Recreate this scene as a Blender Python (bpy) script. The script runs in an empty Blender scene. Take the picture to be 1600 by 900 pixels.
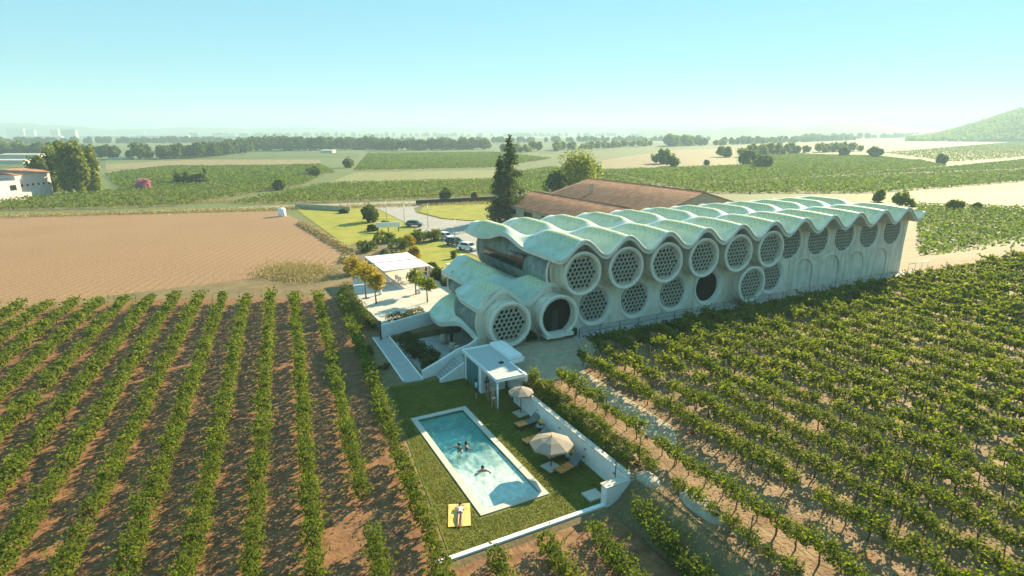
import bpy, bmesh, math, random
import numpy as np
from mathutils import Vector, Matrix
from mathutils.geometry import tessellate_polygon
R = math.radians
rng = np.random.default_rng(7)
random.seed(7)
sc = bpy.context.scene
COL = sc.collection

# ------------------------------------------------------------------ camera, sky, sun, exposure
CAM = np.array([-38.96, -46.60, 21.0])
YAW, PITCH, FPX = 27.38, 15.11, 900.0
cd = bpy.data.cameras.new('camera'); cam = bpy.data.objects.new('camera', cd); COL.objects.link(cam)
cam.location = CAM; cam.rotation_euler = (R(90 - PITCH), 0, R(-YAW))
cd.sensor_width = 36; cd.lens = 36 * FPX / 1600; cd.clip_end = 30000; cd.clip_start = 0.5
sc.camera = cam
SUN_EL = R(25.0); SUN_AZ = R(22.5); SUN_DIR = Vector((math.cos(SUN_AZ) * math.cos(SUN_EL), math.sin(SUN_AZ) * math.cos(SUN_EL), math.sin(SUN_EL)))
w = bpy.data.worlds.new('World'); sc.world = w; w.use_nodes = True
nt = w.node_tree; nt.nodes.clear()
sky = nt.nodes.new('ShaderNodeTexSky'); sky.sky_type = 'NISHITA'; sky.sun_disc = False
sky.sun_elevation = SUN_EL; sky.sun_rotation = math.atan2(SUN_DIR.x, SUN_DIR.y)
sky.altitude = 500; sky.air_density = 1.0; sky.dust_density = 0.0; sky.ozone_density = 1.5
tint = nt.nodes.new('ShaderNodeMixRGB'); tint.blend_type = 'MULTIPLY'; tint.inputs[0].default_value = 1
tint.inputs[2].default_value = (0.54, 1.50, 1.90, 1)
bgn = nt.nodes.new('ShaderNodeBackground'); bgn.inputs[1].default_value = 0.10
ow = nt.nodes.new('ShaderNodeOutputWorld')
gam = nt.nodes.new('ShaderNodeGamma'); gam.inputs[1].default_value = 0.25     # humid, milky sky: evens out the whole dome
nt.links.new(sky.outputs[0], gam.inputs[0]); nt.links.new(gam.outputs[0], tint.inputs[1]); nt.links.new(tint.outputs[0], bgn.inputs[0]); nt.links.new(bgn.outputs[0], ow.inputs[0])
sl = bpy.data.lights.new('sun', 'SUN'); sl.energy = 5.0; sl.angle = R(0.6); sl.color = (1.0, 0.83, 0.55)
so = bpy.data.objects.new('sun', sl); COL.objects.link(so)
so.rotation_euler = (-SUN_DIR).to_track_quat('-Z', 'Y').to_euler(); so.location = (60, 40, 80)
sc.view_settings.view_transform = 'Standard'; sc.view_settings.look = 'None'
sc.view_settings.exposure = 1.6; sc.view_settings.gamma = 1
sc.cycles.use_denoising = True
sc.cycles.max_bounces = 6; sc.cycles.diffuse_bounces = 3; sc.cycles.transparent_max_bounces = 10
sc.cycles.volume_bounces = 0; sc.cycles.caustics_reflective = False; sc.cycles.caustics_refractive = False

_p = R(PITCH); _y = R(YAW)
FW = np.array([math.sin(_y) * math.cos(_p), math.cos(_y) * math.cos(_p), -math.sin(_p)])
RT = np.array([math.cos(_y), -math.sin(_y), 0.0]); UPV = np.cross(RT, FW)
def gp(px, py, z=0.0):
    """A ground point at height z, from its bearing in the survey photograph."""
    d = FW * FPX + RT * (px - 800) + UPV * (450 - py)
    t = (z - CAM[2]) / d[2]; P = CAM + t * d
    return (float(P[0]), float(P[1]))

# ------------------------------------------------------------------ materials
MATS = {}
def mat(name, c1, c2=None, scale=1.0, rough=0.85, bump=0.0, bscale=None, detail=4, spec=0.3, metal=0.0, coord='Object', lo=0.35, hi=0.65):
    m = bpy.data.materials.new(name); m.use_nodes = True; n = m.node_tree; b = n.nodes['Principled BSDF']
    b.inputs['Roughness'].default_value = rough; b.inputs['Metallic'].default_value = metal
    b.inputs['Specular IOR Level'].default_value = spec
    tc = n.nodes.new('ShaderNodeTexCoord')
    if c2 is None: b.inputs['Base Color'].default_value = (*c1, 1)
    else:
        nz = n.nodes.new('ShaderNodeTexNoise'); nz.inputs['Scale'].default_value = scale; nz.inputs['Detail'].default_value = detail
        nz.inputs['Roughness'].default_value = 0.6
        n.links.new(tc.outputs[coord], nz.inputs['Vector'])
        cr = n.nodes.new('ShaderNodeValToRGB'); cr.color_ramp.elements[0].position = lo; cr.color_ramp.elements[1].position = hi
        cr.color_ramp.elements[0].color = (*c1, 1); cr.color_ramp.elements[1].color = (*c2, 1)
        n.links.new(nz.outputs['Fac'], cr.inputs['Fac']); n.links.new(cr.outputs['Color'], b.inputs['Base Color'])
        m['ramp'] = cr.name
    if bump:
        nb = n.nodes.new('ShaderNodeTexNoise'); nb.inputs['Scale'].default_value = bscale or scale * 4; nb.inputs['Detail'].default_value = 5
        n.links.new(tc.outputs[coord], nb.inputs['Vector'])
        bp = n.nodes.new('ShaderNodeBump'); bp.inputs['Strength'].default_value = 1.0; bp.inputs['Distance'].default_value = bump
        n.links.new(nb.outputs['Fac'], bp.inputs['Height']); n.links.new(bp.outputs['Normal'], b.inputs['Normal'])
    MATS[name] = m
    return m
def nodes_of(m): return m.node_tree, m.node_tree.nodes['Principled BSDF']
def mnode(n, op, a, b=None, c=None):
    x = n.nodes.new('ShaderNodeMath'); x.operation = op
    for i, v in enumerate((a, b, c)):
        if v is None: continue
        if isinstance(v, (int, float)): x.inputs[i].default_value = v
        else: n.links.new(v, x.inputs[i])
    return x.outputs[0]
def overlay(m, fac, color, mode='MIX'):
    """Mix another colour over a material's base colour by a factor socket."""
    n, b = nodes_of(m); mx = n.nodes.new('ShaderNodeMixRGB'); mx.blend_type = mode
    if b.inputs['Base Color'].links: n.links.new(b.inputs['Base Color'].links[0].from_socket, mx.inputs[1])
    else: mx.inputs[1].default_value = b.inputs['Base Color'].default_value
    mx.inputs[2].default_value = (*color, 1)
    n.links.new(fac, mx.inputs[0]); n.links.new(mx.outputs[0], b.inputs['Base Color'])
def noise(n, scale, detail=3, vec=None, sx=1, sy=1, sz=1):
    tc = n.nodes.new('ShaderNodeTexCoord'); mp = n.nodes.new('ShaderNodeMapping'); mp.inputs['Scale'].default_value = (sx, sy, sz)
    nz = n.nodes.new('ShaderNodeTexNoise'); nz.inputs['Scale'].default_value = scale; nz.inputs['Detail'].default_value = detail
    n.links.new(tc.outputs['Object'], mp.inputs[0]); n.links.new(mp.outputs[0], nz.inputs['Vector']); return nz.outputs['Fac']
def ramp(n, fac, lo, hi):
    r = n.nodes.new('ShaderNodeMapRange'); r.inputs[1].default_value = lo; r.inputs[2].default_value = hi; n.links.new(fac, r.inputs[0]); return r.outputs[0]
def leaf_mat(name, dark, mid, light, trans=0.35, rough=0.7):
    m = bpy.data.materials.new(name); m.use_nodes = True; n = m.node_tree; b = n.nodes['Principled BSDF']
    b.inputs['Roughness'].default_value = rough; b.inputs['Specular IOR Level'].default_value = 0.12
    g = n.nodes.new('ShaderNodeNewGeometry'); cr = n.nodes.new('ShaderNodeValToRGB')
    e = cr.color_ramp.elements; e[0].color = (*dark, 1); e[1].color = (*light, 1); x = e.new(0.55); x.color = (*mid, 1)
    nz = noise(n, 0.9, 4)
    f = mnode(n, 'ADD', mnode(n, 'MULTIPLY', g.outputs['Random Per Island'], 0.38), mnode(n, 'MULTIPLY', ramp(n, nz, 0.3, 0.72), 0.62))
    n.links.new(f, cr.inputs['Fac']); n.links.new(cr.outputs[0], b.inputs['Base Color'])
    tr = n.nodes.new('ShaderNodeBsdfTranslucent'); br = n.nodes.new('ShaderNodeMixRGB'); br.blend_type = 'MULTIPLY'; br.inputs[0].default_value = 1
    br.inputs[2].default_value = (1.5, 1.6, 0.6, 1); n.links.new(cr.outputs[0], br.inputs[1]); n.links.new(br.outputs[0], tr.inputs[0])
    mx = n.nodes.new('ShaderNodeMixShader'); mx.inputs[0].default_value = trans
    n.links.new(b.outputs[0], mx.inputs[1]); n.links.new(tr.outputs[0], mx.inputs[2])
    n.links.new(mx.outputs[0], n.nodes['Material Output'].inputs[0]); MATS[name] = m; return m

M_ground = mat('dry_earth', (0.16, 0.11, 0.05), (0.235, 0.17, 0.08), 0.25, bump=0.05, bscale=3)
_n, _b = nodes_of(M_ground); _tc = _n.nodes.new('ShaderNodeTexCoord'); _vl = _n.nodes.new('ShaderNodeVectorMath'); _vl.operation = 'LENGTH'; _n.links.new(_tc.outputs['Object'], _vl.inputs[0])
overlay(M_ground, mnode(_n, 'MULTIPLY', ramp(_n, noise(_n, 0.009, 5), 0.18, 0.40), ramp(_n, _vl.outputs['Value'], 55, 130)), (0.13, 0.16, 0.05))   # cropped and fallow plots of the far plain
overlay(M_ground, mnode(_n, 'MULTIPLY', ramp(_n, noise(_n, 0.35, 6), 0.52, 0.70), 0.7), (0.14, 0.12, 0.045))
M_soilL = mat('red_soil', (0.155, 0.07, 0.03), (0.29, 0.15, 0.066), 1.6, bump=0.05, bscale=5, detail=8)
M_soilR = mat('stony_soil', (0.17, 0.095, 0.04), (0.31, 0.20, 0.10), 1.1, bump=0.10, bscale=5, detail=8)
_n, _b = nodes_of(M_soilR); overlay(M_soilR, ramp(_n, noise(_n, 0.7, 5), 0.58, 0.68), (0.25, 0.105, 0.045))
M_stubble = mat('ploughed_field', (0.205, 0.105, 0.046), (0.34, 0.205, 0.105), 2.6, bump=0.06, bscale=4, detail=7)
M_straw = mat('straw_field', (0.21, 0.165, 0.075), (0.28, 0.22, 0.105), 0.15)
M_pale = mat('young_vineyard', (0.30, 0.26, 0.11), (0.22, 0.22, 0.08), 0.2)
M_vsoil = mat('vineyard_floor', (0.15, 0.13, 0.05), (0.26, 0.2, 0.09), 0.4)
M_green = mat('crop_green', (0.07, 0.105, 0.03), (0.12, 0.15, 0.045), 0.08)
M_lawn = mat('lawn_grass', (0.115, 0.125, 0.016), (0.18, 0.17, 0.026), 0.9, bump=0.05, bscale=14, detail=7)
_n, _b = nodes_of(M_lawn); overlay(M_lawn, ramp(_n, noise(_n, 14, 4), 0.45, 0.7), (0.10, 0.108, 0.013))
M_lawn2 = mat('garden_grass', (0.22, 0.235, 0.015), (0.32, 0.29, 0.04), 0.25, bump=0.03, bscale=8, detail=6)
M_asphalt = mat('asphalt', (0.32, 0.30, 0.27), (0.38, 0.36, 0.32), 0.3, detail=6)
M_gravel = mat('gravel', (0.34, 0.265, 0.175), (0.44, 0.36, 0.25), 1.5, bump=0.03, bscale=12, detail=8)
M_paving = mat('paving', (0.50, 0.46, 0.39), (0.58, 0.54, 0.46), 0.8, rough=0.7)
M_pavgrey = mat('grey_paving', (0.36, 0.36, 0.34), (0.44, 0.44, 0.41), 1.5)
M_white = mat('white_render', (0.72, 0.72, 0.69), (0.80, 0.80, 0.77), 1.2, rough=0.8)
M_whitep = mat('white_paint', (0.82, 0.82, 0.8), rough=0.5)
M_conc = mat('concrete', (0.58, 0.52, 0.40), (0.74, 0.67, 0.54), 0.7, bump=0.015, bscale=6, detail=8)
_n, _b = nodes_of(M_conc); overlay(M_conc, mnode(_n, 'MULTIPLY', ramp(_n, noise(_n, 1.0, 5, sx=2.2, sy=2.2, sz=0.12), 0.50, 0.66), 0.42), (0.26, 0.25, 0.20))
M_concw = mat('pale_concrete', (0.62, 0.60, 0.51), (0.73, 0.71, 0.61), 0.9, bump=0.008, bscale=6, detail=6)
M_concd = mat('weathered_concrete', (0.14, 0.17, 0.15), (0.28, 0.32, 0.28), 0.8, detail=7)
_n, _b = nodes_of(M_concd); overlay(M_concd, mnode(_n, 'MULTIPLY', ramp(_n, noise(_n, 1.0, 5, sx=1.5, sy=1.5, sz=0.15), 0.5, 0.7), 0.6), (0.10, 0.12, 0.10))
M_screen = mat('screen_concrete', (0.33, 0.32, 0.26), (0.42, 0.41, 0.33), 2.0)
M_glassd = mat('dark_glass', (0.012, 0.02, 0.018), rough=0.12, spec=0.3)
M_inside = mat('dark_interior', (0.012, 0.016, 0.014), rough=0.95, spec=0.0)
M_dark = mat('dark_metal', (0.03, 0.032, 0.032), rough=0.5)
M_grey = mat('grey_metal', (0.32, 0.32, 0.31), rough=0.4, metal=0.6)
M_wood = mat('brown_wood', (0.10, 0.06, 0.035), (0.17, 0.10, 0.06), 8)
M_bark = mat('bark', (0.10, 0.075, 0.05), (0.17, 0.13, 0.09), 5)
M_terra = mat('terracotta_tiles', (0.31, 0.145, 0.08), (0.45, 0.235, 0.14), 0.6, detail=6)
_n, _b = nodes_of(M_terra); overlay(M_terra, ramp(_n, noise(_n, 1.2, 6, sx=0.5, sy=2.2), 0.55, 0.72), (0.17, 0.09, 0.055))
M_tan = mat('tan_render', (0.42, 0.35, 0.25), (0.50, 0.43, 0.32), 0.6)
M_pinkwall = mat('pale_mauve_render', (0.52, 0.44, 0.42), (0.60, 0.52, 0.49), 0.4)
M_canvas = mat('beige_canvas', (0.27, 0.225, 0.175), (0.32, 0.27, 0.21), 2)
M_orange = mat('orange_towel', (0.72, 0.22, 0.03), (0.80, 0.33, 0.07), 3)
M_towel = mat('yellow_towel', (0.80, 0.40, 0.07), (0.88, 0.62, 0.25), 3)
M_sling = mat('grey_sling', (0.16, 0.17, 0.16), (0.21, 0.22, 0.21), 4)
M_yellow = mat('yellow_flower', (0.75, 0.55, 0.08), rough=0.7)
M_skin = mat('skin', (0.46, 0.25, 0.16), rough=0.55)
M_hair = mat('dark_hair', (0.025, 0.017, 0.012), rough=0.5)
M_blond = mat('fair_hair', (0.45, 0.32, 0.17), rough=0.5)
M_blue = mat('light_blue_shirt', (0.35, 0.66, 0.78)); M_navy = mat('navy_shorts', (0.03, 0.045, 0.06)); M_greyc = mat('grey_shorts', (0.22, 0.24, 0.23)); M_tealc = mat('dark_teal_dress', (0.03, 0.08, 0.09))
M_wcloth = mat('white_cloth', (0.8, 0.8, 0.8)); M_rock = mat('pale_rock', (0.36, 0.31, 0.23), (0.48, 0.42, 0.32), 1.5, bump=0.05)
M_tealdoor = mat('teal_panel', (0.05, 0.17, 0.17), rough=0.4)
L_vineL = leaf_mat('vine_leaf', (0.06, 0.088, 0.010), (0.14, 0.175, 0.018), (0.27, 0.28, 0.03), 0.48)
L_vineR = leaf_mat('vine_leaf_golden', (0.06, 0.088, 0.010), (0.15, 0.18, 0.018), (0.30, 0.30, 0.03), 0.52)
L_far = leaf_mat('far_vine_leaf', (0.06, 0.095, 0.016), (0.11, 0.155, 0.028), (0.18, 0.215, 0.045), 0.45)
L_tree = leaf_mat('tree_leaf', (0.06, 0.085, 0.022), (0.125, 0.165, 0.04), (0.23, 0.25, 0.07), 0.55)
L_poplar = leaf_mat('poplar_leaf', (0.075, 0.105, 0.018), (0.18, 0.205, 0.03), (0.36, 0.33, 0.06), 0.58)
L_conifer = leaf_mat('conifer_needle', (0.03, 0.048, 0.018), (0.07, 0.095, 0.032), (0.13, 0.15, 0.05), 0.35)
L_hedge = leaf_mat('hedge_leaf', (0.04, 0.06, 0.015), (0.085, 0.115, 0.022), (0.16, 0.18, 0.04), 0.42)
L_autumn = leaf_mat('yellowing_leaf', (0.16, 0.15, 0.018), (0.38, 0.27, 0.03), (0.62, 0.42, 0.05), 0.4)
L_olive = leaf_mat('silvery_leaf', (0.15, 0.17, 0.10), (0.25, 0.27, 0.18), (0.36, 0.38, 0.28))
L_pink = leaf_mat('pink_blossom', (0.42, 0.14, 0.28), (0.60, 0.25, 0.42), (0.72, 0.40, 0.55))
L_dry = leaf_mat('dry_grass_blade', (0.26, 0.20, 0.10), (0.38, 0.29, 0.15), (0.48, 0.38, 0.22), 0.2)

# ------------------------------------------------------------------ mesh helpers
def tag(o, label=None, cat=None, group=None, kind=None):
    if label: o['label'] = label
    if cat: o['category'] = cat
    if group: o['group'] = group
    if kind: o['kind'] = kind
    return o
def empty(name, loc=(0, 0, 0), rz=0.0, label=None, cat=None, group=None):
    o = bpy.data.objects.new(name, None); COL.objects.link(o); o.location = loc; o.rotation_euler = (0, 0, rz)
    o.empty_display_size = 0.3
    return tag(o, label, cat, group)
def link(name, me, parent=None, loc=None, rz=None):
    o = bpy.data.objects.new(name, me); COL.objects.link(o)
    if parent is not None: o.parent = parent
    if loc is not None: o.location = loc
    if rz is not None: o.rotation_euler = (0, 0, rz)
    return o
class MB:
    def __init__(s): s.v = []; s.f = []; s.m = []; s.mats = []; s.sm = []
    def _mi(s, m):
        if m not in s.mats: s.mats.append(m)
        return s.mats.index(m)
    def add(s, vs, fs, m, smooth=False):
        o = len(s.v); s.v += [tuple(map(float, v)) for v in vs]; i = s._mi(m)
        for f in fs: s.f.append(tuple(o + k for k in f)); s.m.append(i); s.sm.append(smooth)
        return s
    def box(s, x0, x1, y0, y1, z0, z1, m, taper=0.0):
        t = taper
        vs = [(x0, y0, z0), (x1, y0, z0), (x1, y1, z0), (x0, y1, z0), (x0 + t, y0 + t, z1), (x1 - t, y0 + t, z1), (x1 - t, y1 - t, z1), (x0 + t, y1 - t, z1)]
        return s.add(vs, [(0, 3, 2, 1), (4, 5, 6, 7), (0, 1, 5, 4), (1, 2, 6, 5), (2, 3, 7, 6), (3, 0, 4, 7)], m)
    def tube(s, pts, rad, m, n=8, smooth=True):
        pts = [Vector(p) for p in pts]; k = len(pts)
        if not hasattr(rad, '__len__'): rad = [rad] * k
        vs = []; fs = []
        for i, p in enumerate(pts):
            d = (pts[min(i + 1, k - 1)] - pts[max(i - 1, 0)]).normalized()
            a = d.orthogonal().normalized() if i == 0 else (a - d * a.dot(d)).normalized()
            b = d.cross(a)
            for j in range(n):
                t = 2 * math.pi * j / n; vs.append(p + (a * math.cos(t) + b * math.sin(t)) * rad[i])
        for i in range(k - 1):
            for j in range(n): fs.append((i * n + j, i * n + (j + 1) % n, (i + 1) * n + (j + 1) % n, (i + 1) * n + j))
        fs.append(tuple(range(n - 1, -1, -1))); fs.append(tuple((k - 1) * n + j for j in range(n)))
        return s.add(vs, fs, m, smooth)
    def lathe(s, prof, m, c=(0, 0, 0), n=32, axis='z', smooth=True):
        """prof: (radius, along) pairs; axis y runs towards -y (out of the facade)."""
        vs = []; fs = []; k = len(prof)
        for r, h in prof:
            for j in range(n):
                t = 2 * math.pi * j / n
                if axis == 'z': vs.append((c[0] + r * math.cos(t), c[1] + r * math.sin(t), c[2] + h))
                elif axis == 'y': vs.append((c[0] + r * math.cos(t), c[1] + h, c[2] + r * math.sin(t)))
                else: vs.append((c[0] + h, c[1] + r * math.cos(t), c[2] + r * math.sin(t)))
        for i in range(k - 1):
            for j in range(n): fs.append((i * n + j, i * n + (j + 1) % n, (i + 1) * n + (j + 1) % n, (i + 1) * n + j))
        return s.add(vs, fs, m, smooth)
    def prism(s, poly, z0, z1, m):
        n = len(poly); vs = [(x, y, z0) for x, y in poly] + [(x, y, z1) for x, y in poly]
        return s.add(vs, [tuple(range(n, 2 * n)), tuple(range(n - 1, -1, -1))] + [(i, (i + 1) % n, n + (i + 1) % n, n + i) for i in range(n)], m)
    def mesh(s, name):
        me = bpy.data.meshes.new(name); me.from_pydata(s.v, [], s.f)
        for m in s.mats: me.materials.append(m)
        me.polygons.foreach_set('material_index', s.m); me.polygons.foreach_set('use_smooth', s.sm); me.update(); return me
    def build(s, name, parent=None, loc=None, rz=None): return link(name, s.mesh(name), parent, loc, rz)
def bev(o, wd=0.02, seg=2):
    b = o.modifiers.new('bevel', 'BEVEL'); b.width = wd; b.segments = seg; b.limit_method = 'ANGLE'; return o
def leaf_mesh(name, C, size, m, up=0.35, outward=None, aspect=0.75):
    """N leaf-sized faces at centres C (Nx3)."""
    C = np.asarray(C, float); N = len(C); size = np.broadcast_to(size, (N,)) * rng.uniform(0.7, 1.3, N)
    nr = rng.normal(size=(N, 3)); nr[:, 2] = np.abs(nr[:, 2]) * 0.8 + up
    if outward is not None: nr += outward * 0.9
    nr /= np.linalg.norm(nr, axis=1)[:, None]
    t = np.cross(nr, rng.normal(size=(N, 3))); t /= np.linalg.norm(t, axis=1)[:, None] + 1e-9
    b = np.cross(nr, t); a = size[:, None] * t * 0.5; c = size[:, None] * b * 0.5 * aspect
    V = np.stack([C - a, C + c * 1.0 - a * 0.05, C + a, C - c - a * 0.05], 1).reshape(-1, 3)
    return quad_mesh(name, V, m)
def quad_mesh(name, V, m):
    N = len(V) // 4; me = bpy.data.meshes.new(name); me.vertices.add(4 * N); me.vertices.foreach_set('co', np.ascontiguousarray(V, np.float32).ravel())
    me.loops.add(4 * N); me.polygons.add(N); me.loops.foreach_set('vertex_index', np.arange(4 * N, dtype=np.int32))
    me.polygons.foreach_set('loop_start', np.arange(0, 4 * N, 4, dtype=np.int32)); me.polygons.foreach_set('loop_total', np.full(N, 4, np.int32))
    me.materials.append(m); me.update(calc_edges=True); return me
def inpoly(P, poly):
    P = np.asarray(P); x, y = P[:, 0], P[:, 1]; r = np.zeros(len(P), bool); n = len(poly)
    for i in range(n):
        x0, y0 = poly[i]; x1, y1 = poly[(i + 1) % n]
        if y0 == y1: continue
        c = ((y0 > y) != (y1 > y)) & (x < (x1 - x0) * (y - y0) / (y1 - y0) + x0); r ^= c
    return r
def sheet(name, poly, z, m, kind='structure', label=None, cat=None, thick=0):
    mb = MB()
    if thick: mb.prism(poly, z - thick, z, m)
    else:
        tri = tessellate_polygon([[Vector((x, y, 0)) for x, y in poly]])
        vs = [(x, y, z) for x, y in poly]; fs = []
        for t in tri:
            a, b, c = (Vector(vs[k]) for k in t); fs.append(t if (b - a).cross(c - a).z > 0 else t[::-1])
        mb.add(vs, fs, m)
    o = mb.build(name); tag(o, label, cat, kind=kind); return o
def sstep(x, a, b):
    t = np.clip((x - a) / (b - a), 0, 1); return t * t * (3 - 2 * t)
ONES = 'first second third fourth fifth sixth seventh eighth ninth tenth eleventh twelfth thirteenth fourteenth fifteenth sixteenth seventeenth eighteenth nineteenth'.split()
def ordinal(k):
    """1 -> first ... 59 -> fifty-ninth."""
    if k < 20: return ONES[k - 1]
    t, u = divmod(k, 10); stem = {2: 'twent', 3: 'thirt', 4: 'fort', 5: 'fift'}[t]
    return stem + ('ieth' if u == 0 else 'y-' + ONES[u - 1])

# ------------------------------------------------------------------ terrain
RD = np.array([0.109, 0.994]); RN = np.array([0.994, -0.109])       # left vine rows: along, across
PLAT = 1.4
def terrain(x, y):
    x = np.asarray(x, float); y = np.asarray(y, float)
    e0 = np.where(y < -23.45, -20.6, np.where(y < -9.7, -19.2, np.where(y < -2.0, -18.3, np.where(y < 0.1, -18.3, -15.8))))
    e1 = np.where(y < -23.45, -18.6, e0 + 0.12)
    z = PLAT * sstep(x, e0, e1) * (1 - sstep(y, 2, 14))
    z += -0.4 * sstep(-y, 23.4, 24.6) * sstep(x, -33, -30) * (1 - sstep(x, -21, -19.5))
    court = (x > -23.85) & (x < -15.7) & (y > 0.2) & (y < 10.75)
    z = np.where(court, -0.7, z)
    return z
xs = np.unique(np.round(np.concatenate([[-7000, -4000, -2000, -1000, -500, -300, -200, -140, -100], np.arange(-80, 62, 1.0), [-23.9, -23.8, -20.6, -19.2, -19.08, -18.3, -18.18, -15.8, -15.68, -15.72], [70, 90, 120, 200, 400, 800, 1500, 3000, 7000]]), 3))
ys = np.unique(np.round(np.concatenate([[-400, -150, -80], np.arange(-60, 30, 1.0), [-23.44, -23.46, -9.72, -9.68, 0.08, 0.12, 0.18, 0.22, 10.73, 10.77], [35, 45, 60, 90, 150, 300, 600, 1200, 2500, 4500, 7000]]), 3))
X, Y = np.meshgrid(xs, ys); Zt = terrain(X, Y); nx, ny = len(xs), len(ys)
me = bpy.data.meshes.new('ground')
idx = np.arange(nx * ny).reshape(ny, nx)
fq = np.stack([idx[:-1, :-1], idx[:-1, 1:], idx[1:, 1:], idx[1:, :-1]], -1).reshape(-1, 4)
me.from_pydata(np.stack([X, Y, Zt], -1).reshape(-1, 3).tolist(), [], fq.tolist()); me.materials.append(M_ground)
tag(link('ground', me), kind='structure')

# ------------------------------------------------------------------ fields and roads (flat sheets over the ground)
def pxpoly(pts, z=0.0): return [gp(x, y, z) for x, y in pts]
sheet('vineyard_soil', [(-150, -60), (-19.9, -60), (-20.9, -23.9), (-30.6, -23.9), (-27.6, 0), (-26.0, 12), (-24.6, 28), (-47, 39), (-62, 42), (-150, 46)], 0.012, M_soilL)
sheet('lower_vineyard_soil', [(-30.2, -60), (-20.6, -60), (-20.9, -24.7), (-30.2, -24.7)], -0.385, M_soilL)
sheet('upper_vineyard_soil', [(-18.5, -60), (140, -60), (140, 0), (52, 0), (52, -2.6), (-8, -2.6), (-18.5, -9)], PLAT + 0.01, M_soilR)
# plough lines
n, b = nodes_of(M_stubble)
tcn = n.nodes.new('ShaderNodeTexCoord'); wv = n.nodes.new('ShaderNodeTexWave'); wv.inputs['Scale'].default_value = 0.24; wv.inputs['Distortion'].default_value = 22.0; wv.inputs['Detail'].default_value = 3; wv.inputs['Detail Scale'].default_value = 0.05
mpn = n.nodes.new('ShaderNodeMapping'); mpn.inputs['Rotation'].default_value = (0, 0, R(22)); n.links.new(tcn.outputs['Object'], mpn.inputs[0]); n.links.new(mpn.outputs[0], wv.inputs[0])
overlay(M_stubble, mnode(n, 'MULTIPLY', mnode(n, 'MULTIPLY', wv.outputs['Fac'], ramp(n, noise(n, 0.05, 4), 0.30, 0.55)), 0.38), (0.38, 0.25, 0.135))
sheet('ploughed_field', pxpoly([(-250, 352), (0, 340), (435, 330), (470, 345), (548, 392), (520, 415), (420, 432), (300, 447), (0, 484), (-250, 520)]), 0.02, M_stubble)
sheet('farm_track', pxpoly([(-200, 345), (0, 336.5), (300, 327), (450, 321), (600, 316), (770, 310), (770, 314), (600, 320), (450, 325), (300, 330.5), (0, 340), (-200, 350)]), 0.03, M_gravel)
sheet('access_road', pxpoly([(560, 324), (598, 317), (770, 311.5), (770, 315), (660, 322), (646, 325), (650, 333), (690, 343), (735, 346), (762, 345), (900, 345), (900, 415), (745, 400), (700, 383), (665, 366), (640, 352), (618, 340), (590, 326)]), 0.04, M_asphalt)
sheet('front_lawn', pxpoly([(462, 327), (560, 325), (590, 327), (618, 341), (640, 353), (664, 366), (640, 372), (560, 378), (543, 386)]), 0.05, M_lawn2)
sheet('island_lawn', pxpoly([(662, 322.5), (775, 314), (775, 345), (735, 345), (692, 341.5), (655, 332)]), 0.10, M_lawn2)
sheet('side_lawn', pxpoly([(640, 385), (690, 376), (700, 384), (745, 402), (760, 425), (712, 440), (672, 416), (645, 404)]), 0.05, M_lawn2)
for i, (nm, m, pts) in enumerate([
    ('straw_field', M_straw, [(165, 257), (300, 250), (500, 250), (500, 256), (260, 260), (165, 266)]),
    ('straw_field', M_straw, [(165, 268), (215, 263), (225, 266), (165, 272)]),
    ('straw_field', M_straw, [(940, 251), (1010, 240), (1060, 234), (1148, 232), (1150, 258), (939, 265)]),
    ('straw_field', M_straw, [(1420, 303), (1600, 296), (1800, 290), (1800, 328), (1600, 323), (1440, 317)]),
    ('young_vineyard', M_pale, [(509, 288), (553, 270), (772, 266), (772, 281)]),
    ('crop_field', M_green, [(0, 252), (165, 250), (165, 262), (0, 262)]),
    ('crop_field', M_green, [(260, 244), (440, 236), (560, 240), (560, 246), (260, 249)]),
    ('crop_field', M_green, [(1270, 222), (1600, 211), (1800, 210), (1800, 219), (1600, 220), (1380, 237)]),
    ('crop_field', M_green, [(800, 232), (1000, 226), (1000, 231), (860, 240)]),
    ('crop_field', M_green, [(300, 222), (700, 216), (1000, 217), (1000, 222), (700, 228), (300, 232)]),
    ('crop_field', M_green, [(1010, 224), (1250, 214), (1250, 222), (1040, 230)]),
    ('straw_field', M_straw, [(400, 215), (1200, 212), (1200, 214), (400, 218)])]):
    sheet(nm, pxpoly(pts), 0.06 + 0.01 * i, m)
n, b = nodes_of(M_pale)
tcn = n.nodes.new('ShaderNodeTexCoord'); wv = n.nodes.new('ShaderNodeTexWave'); wv.inputs['Scale'].default_value = 0.12; wv.inputs['Distortion'].default_value = 0.3
n.links.new(tcn.outputs['Object'], wv.inputs[0]); overlay(M_pale, mnode(n, 'MULTIPLY', wv.outputs['Fac'], 0.6), (0.12, 0.15, 0.04))
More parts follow.
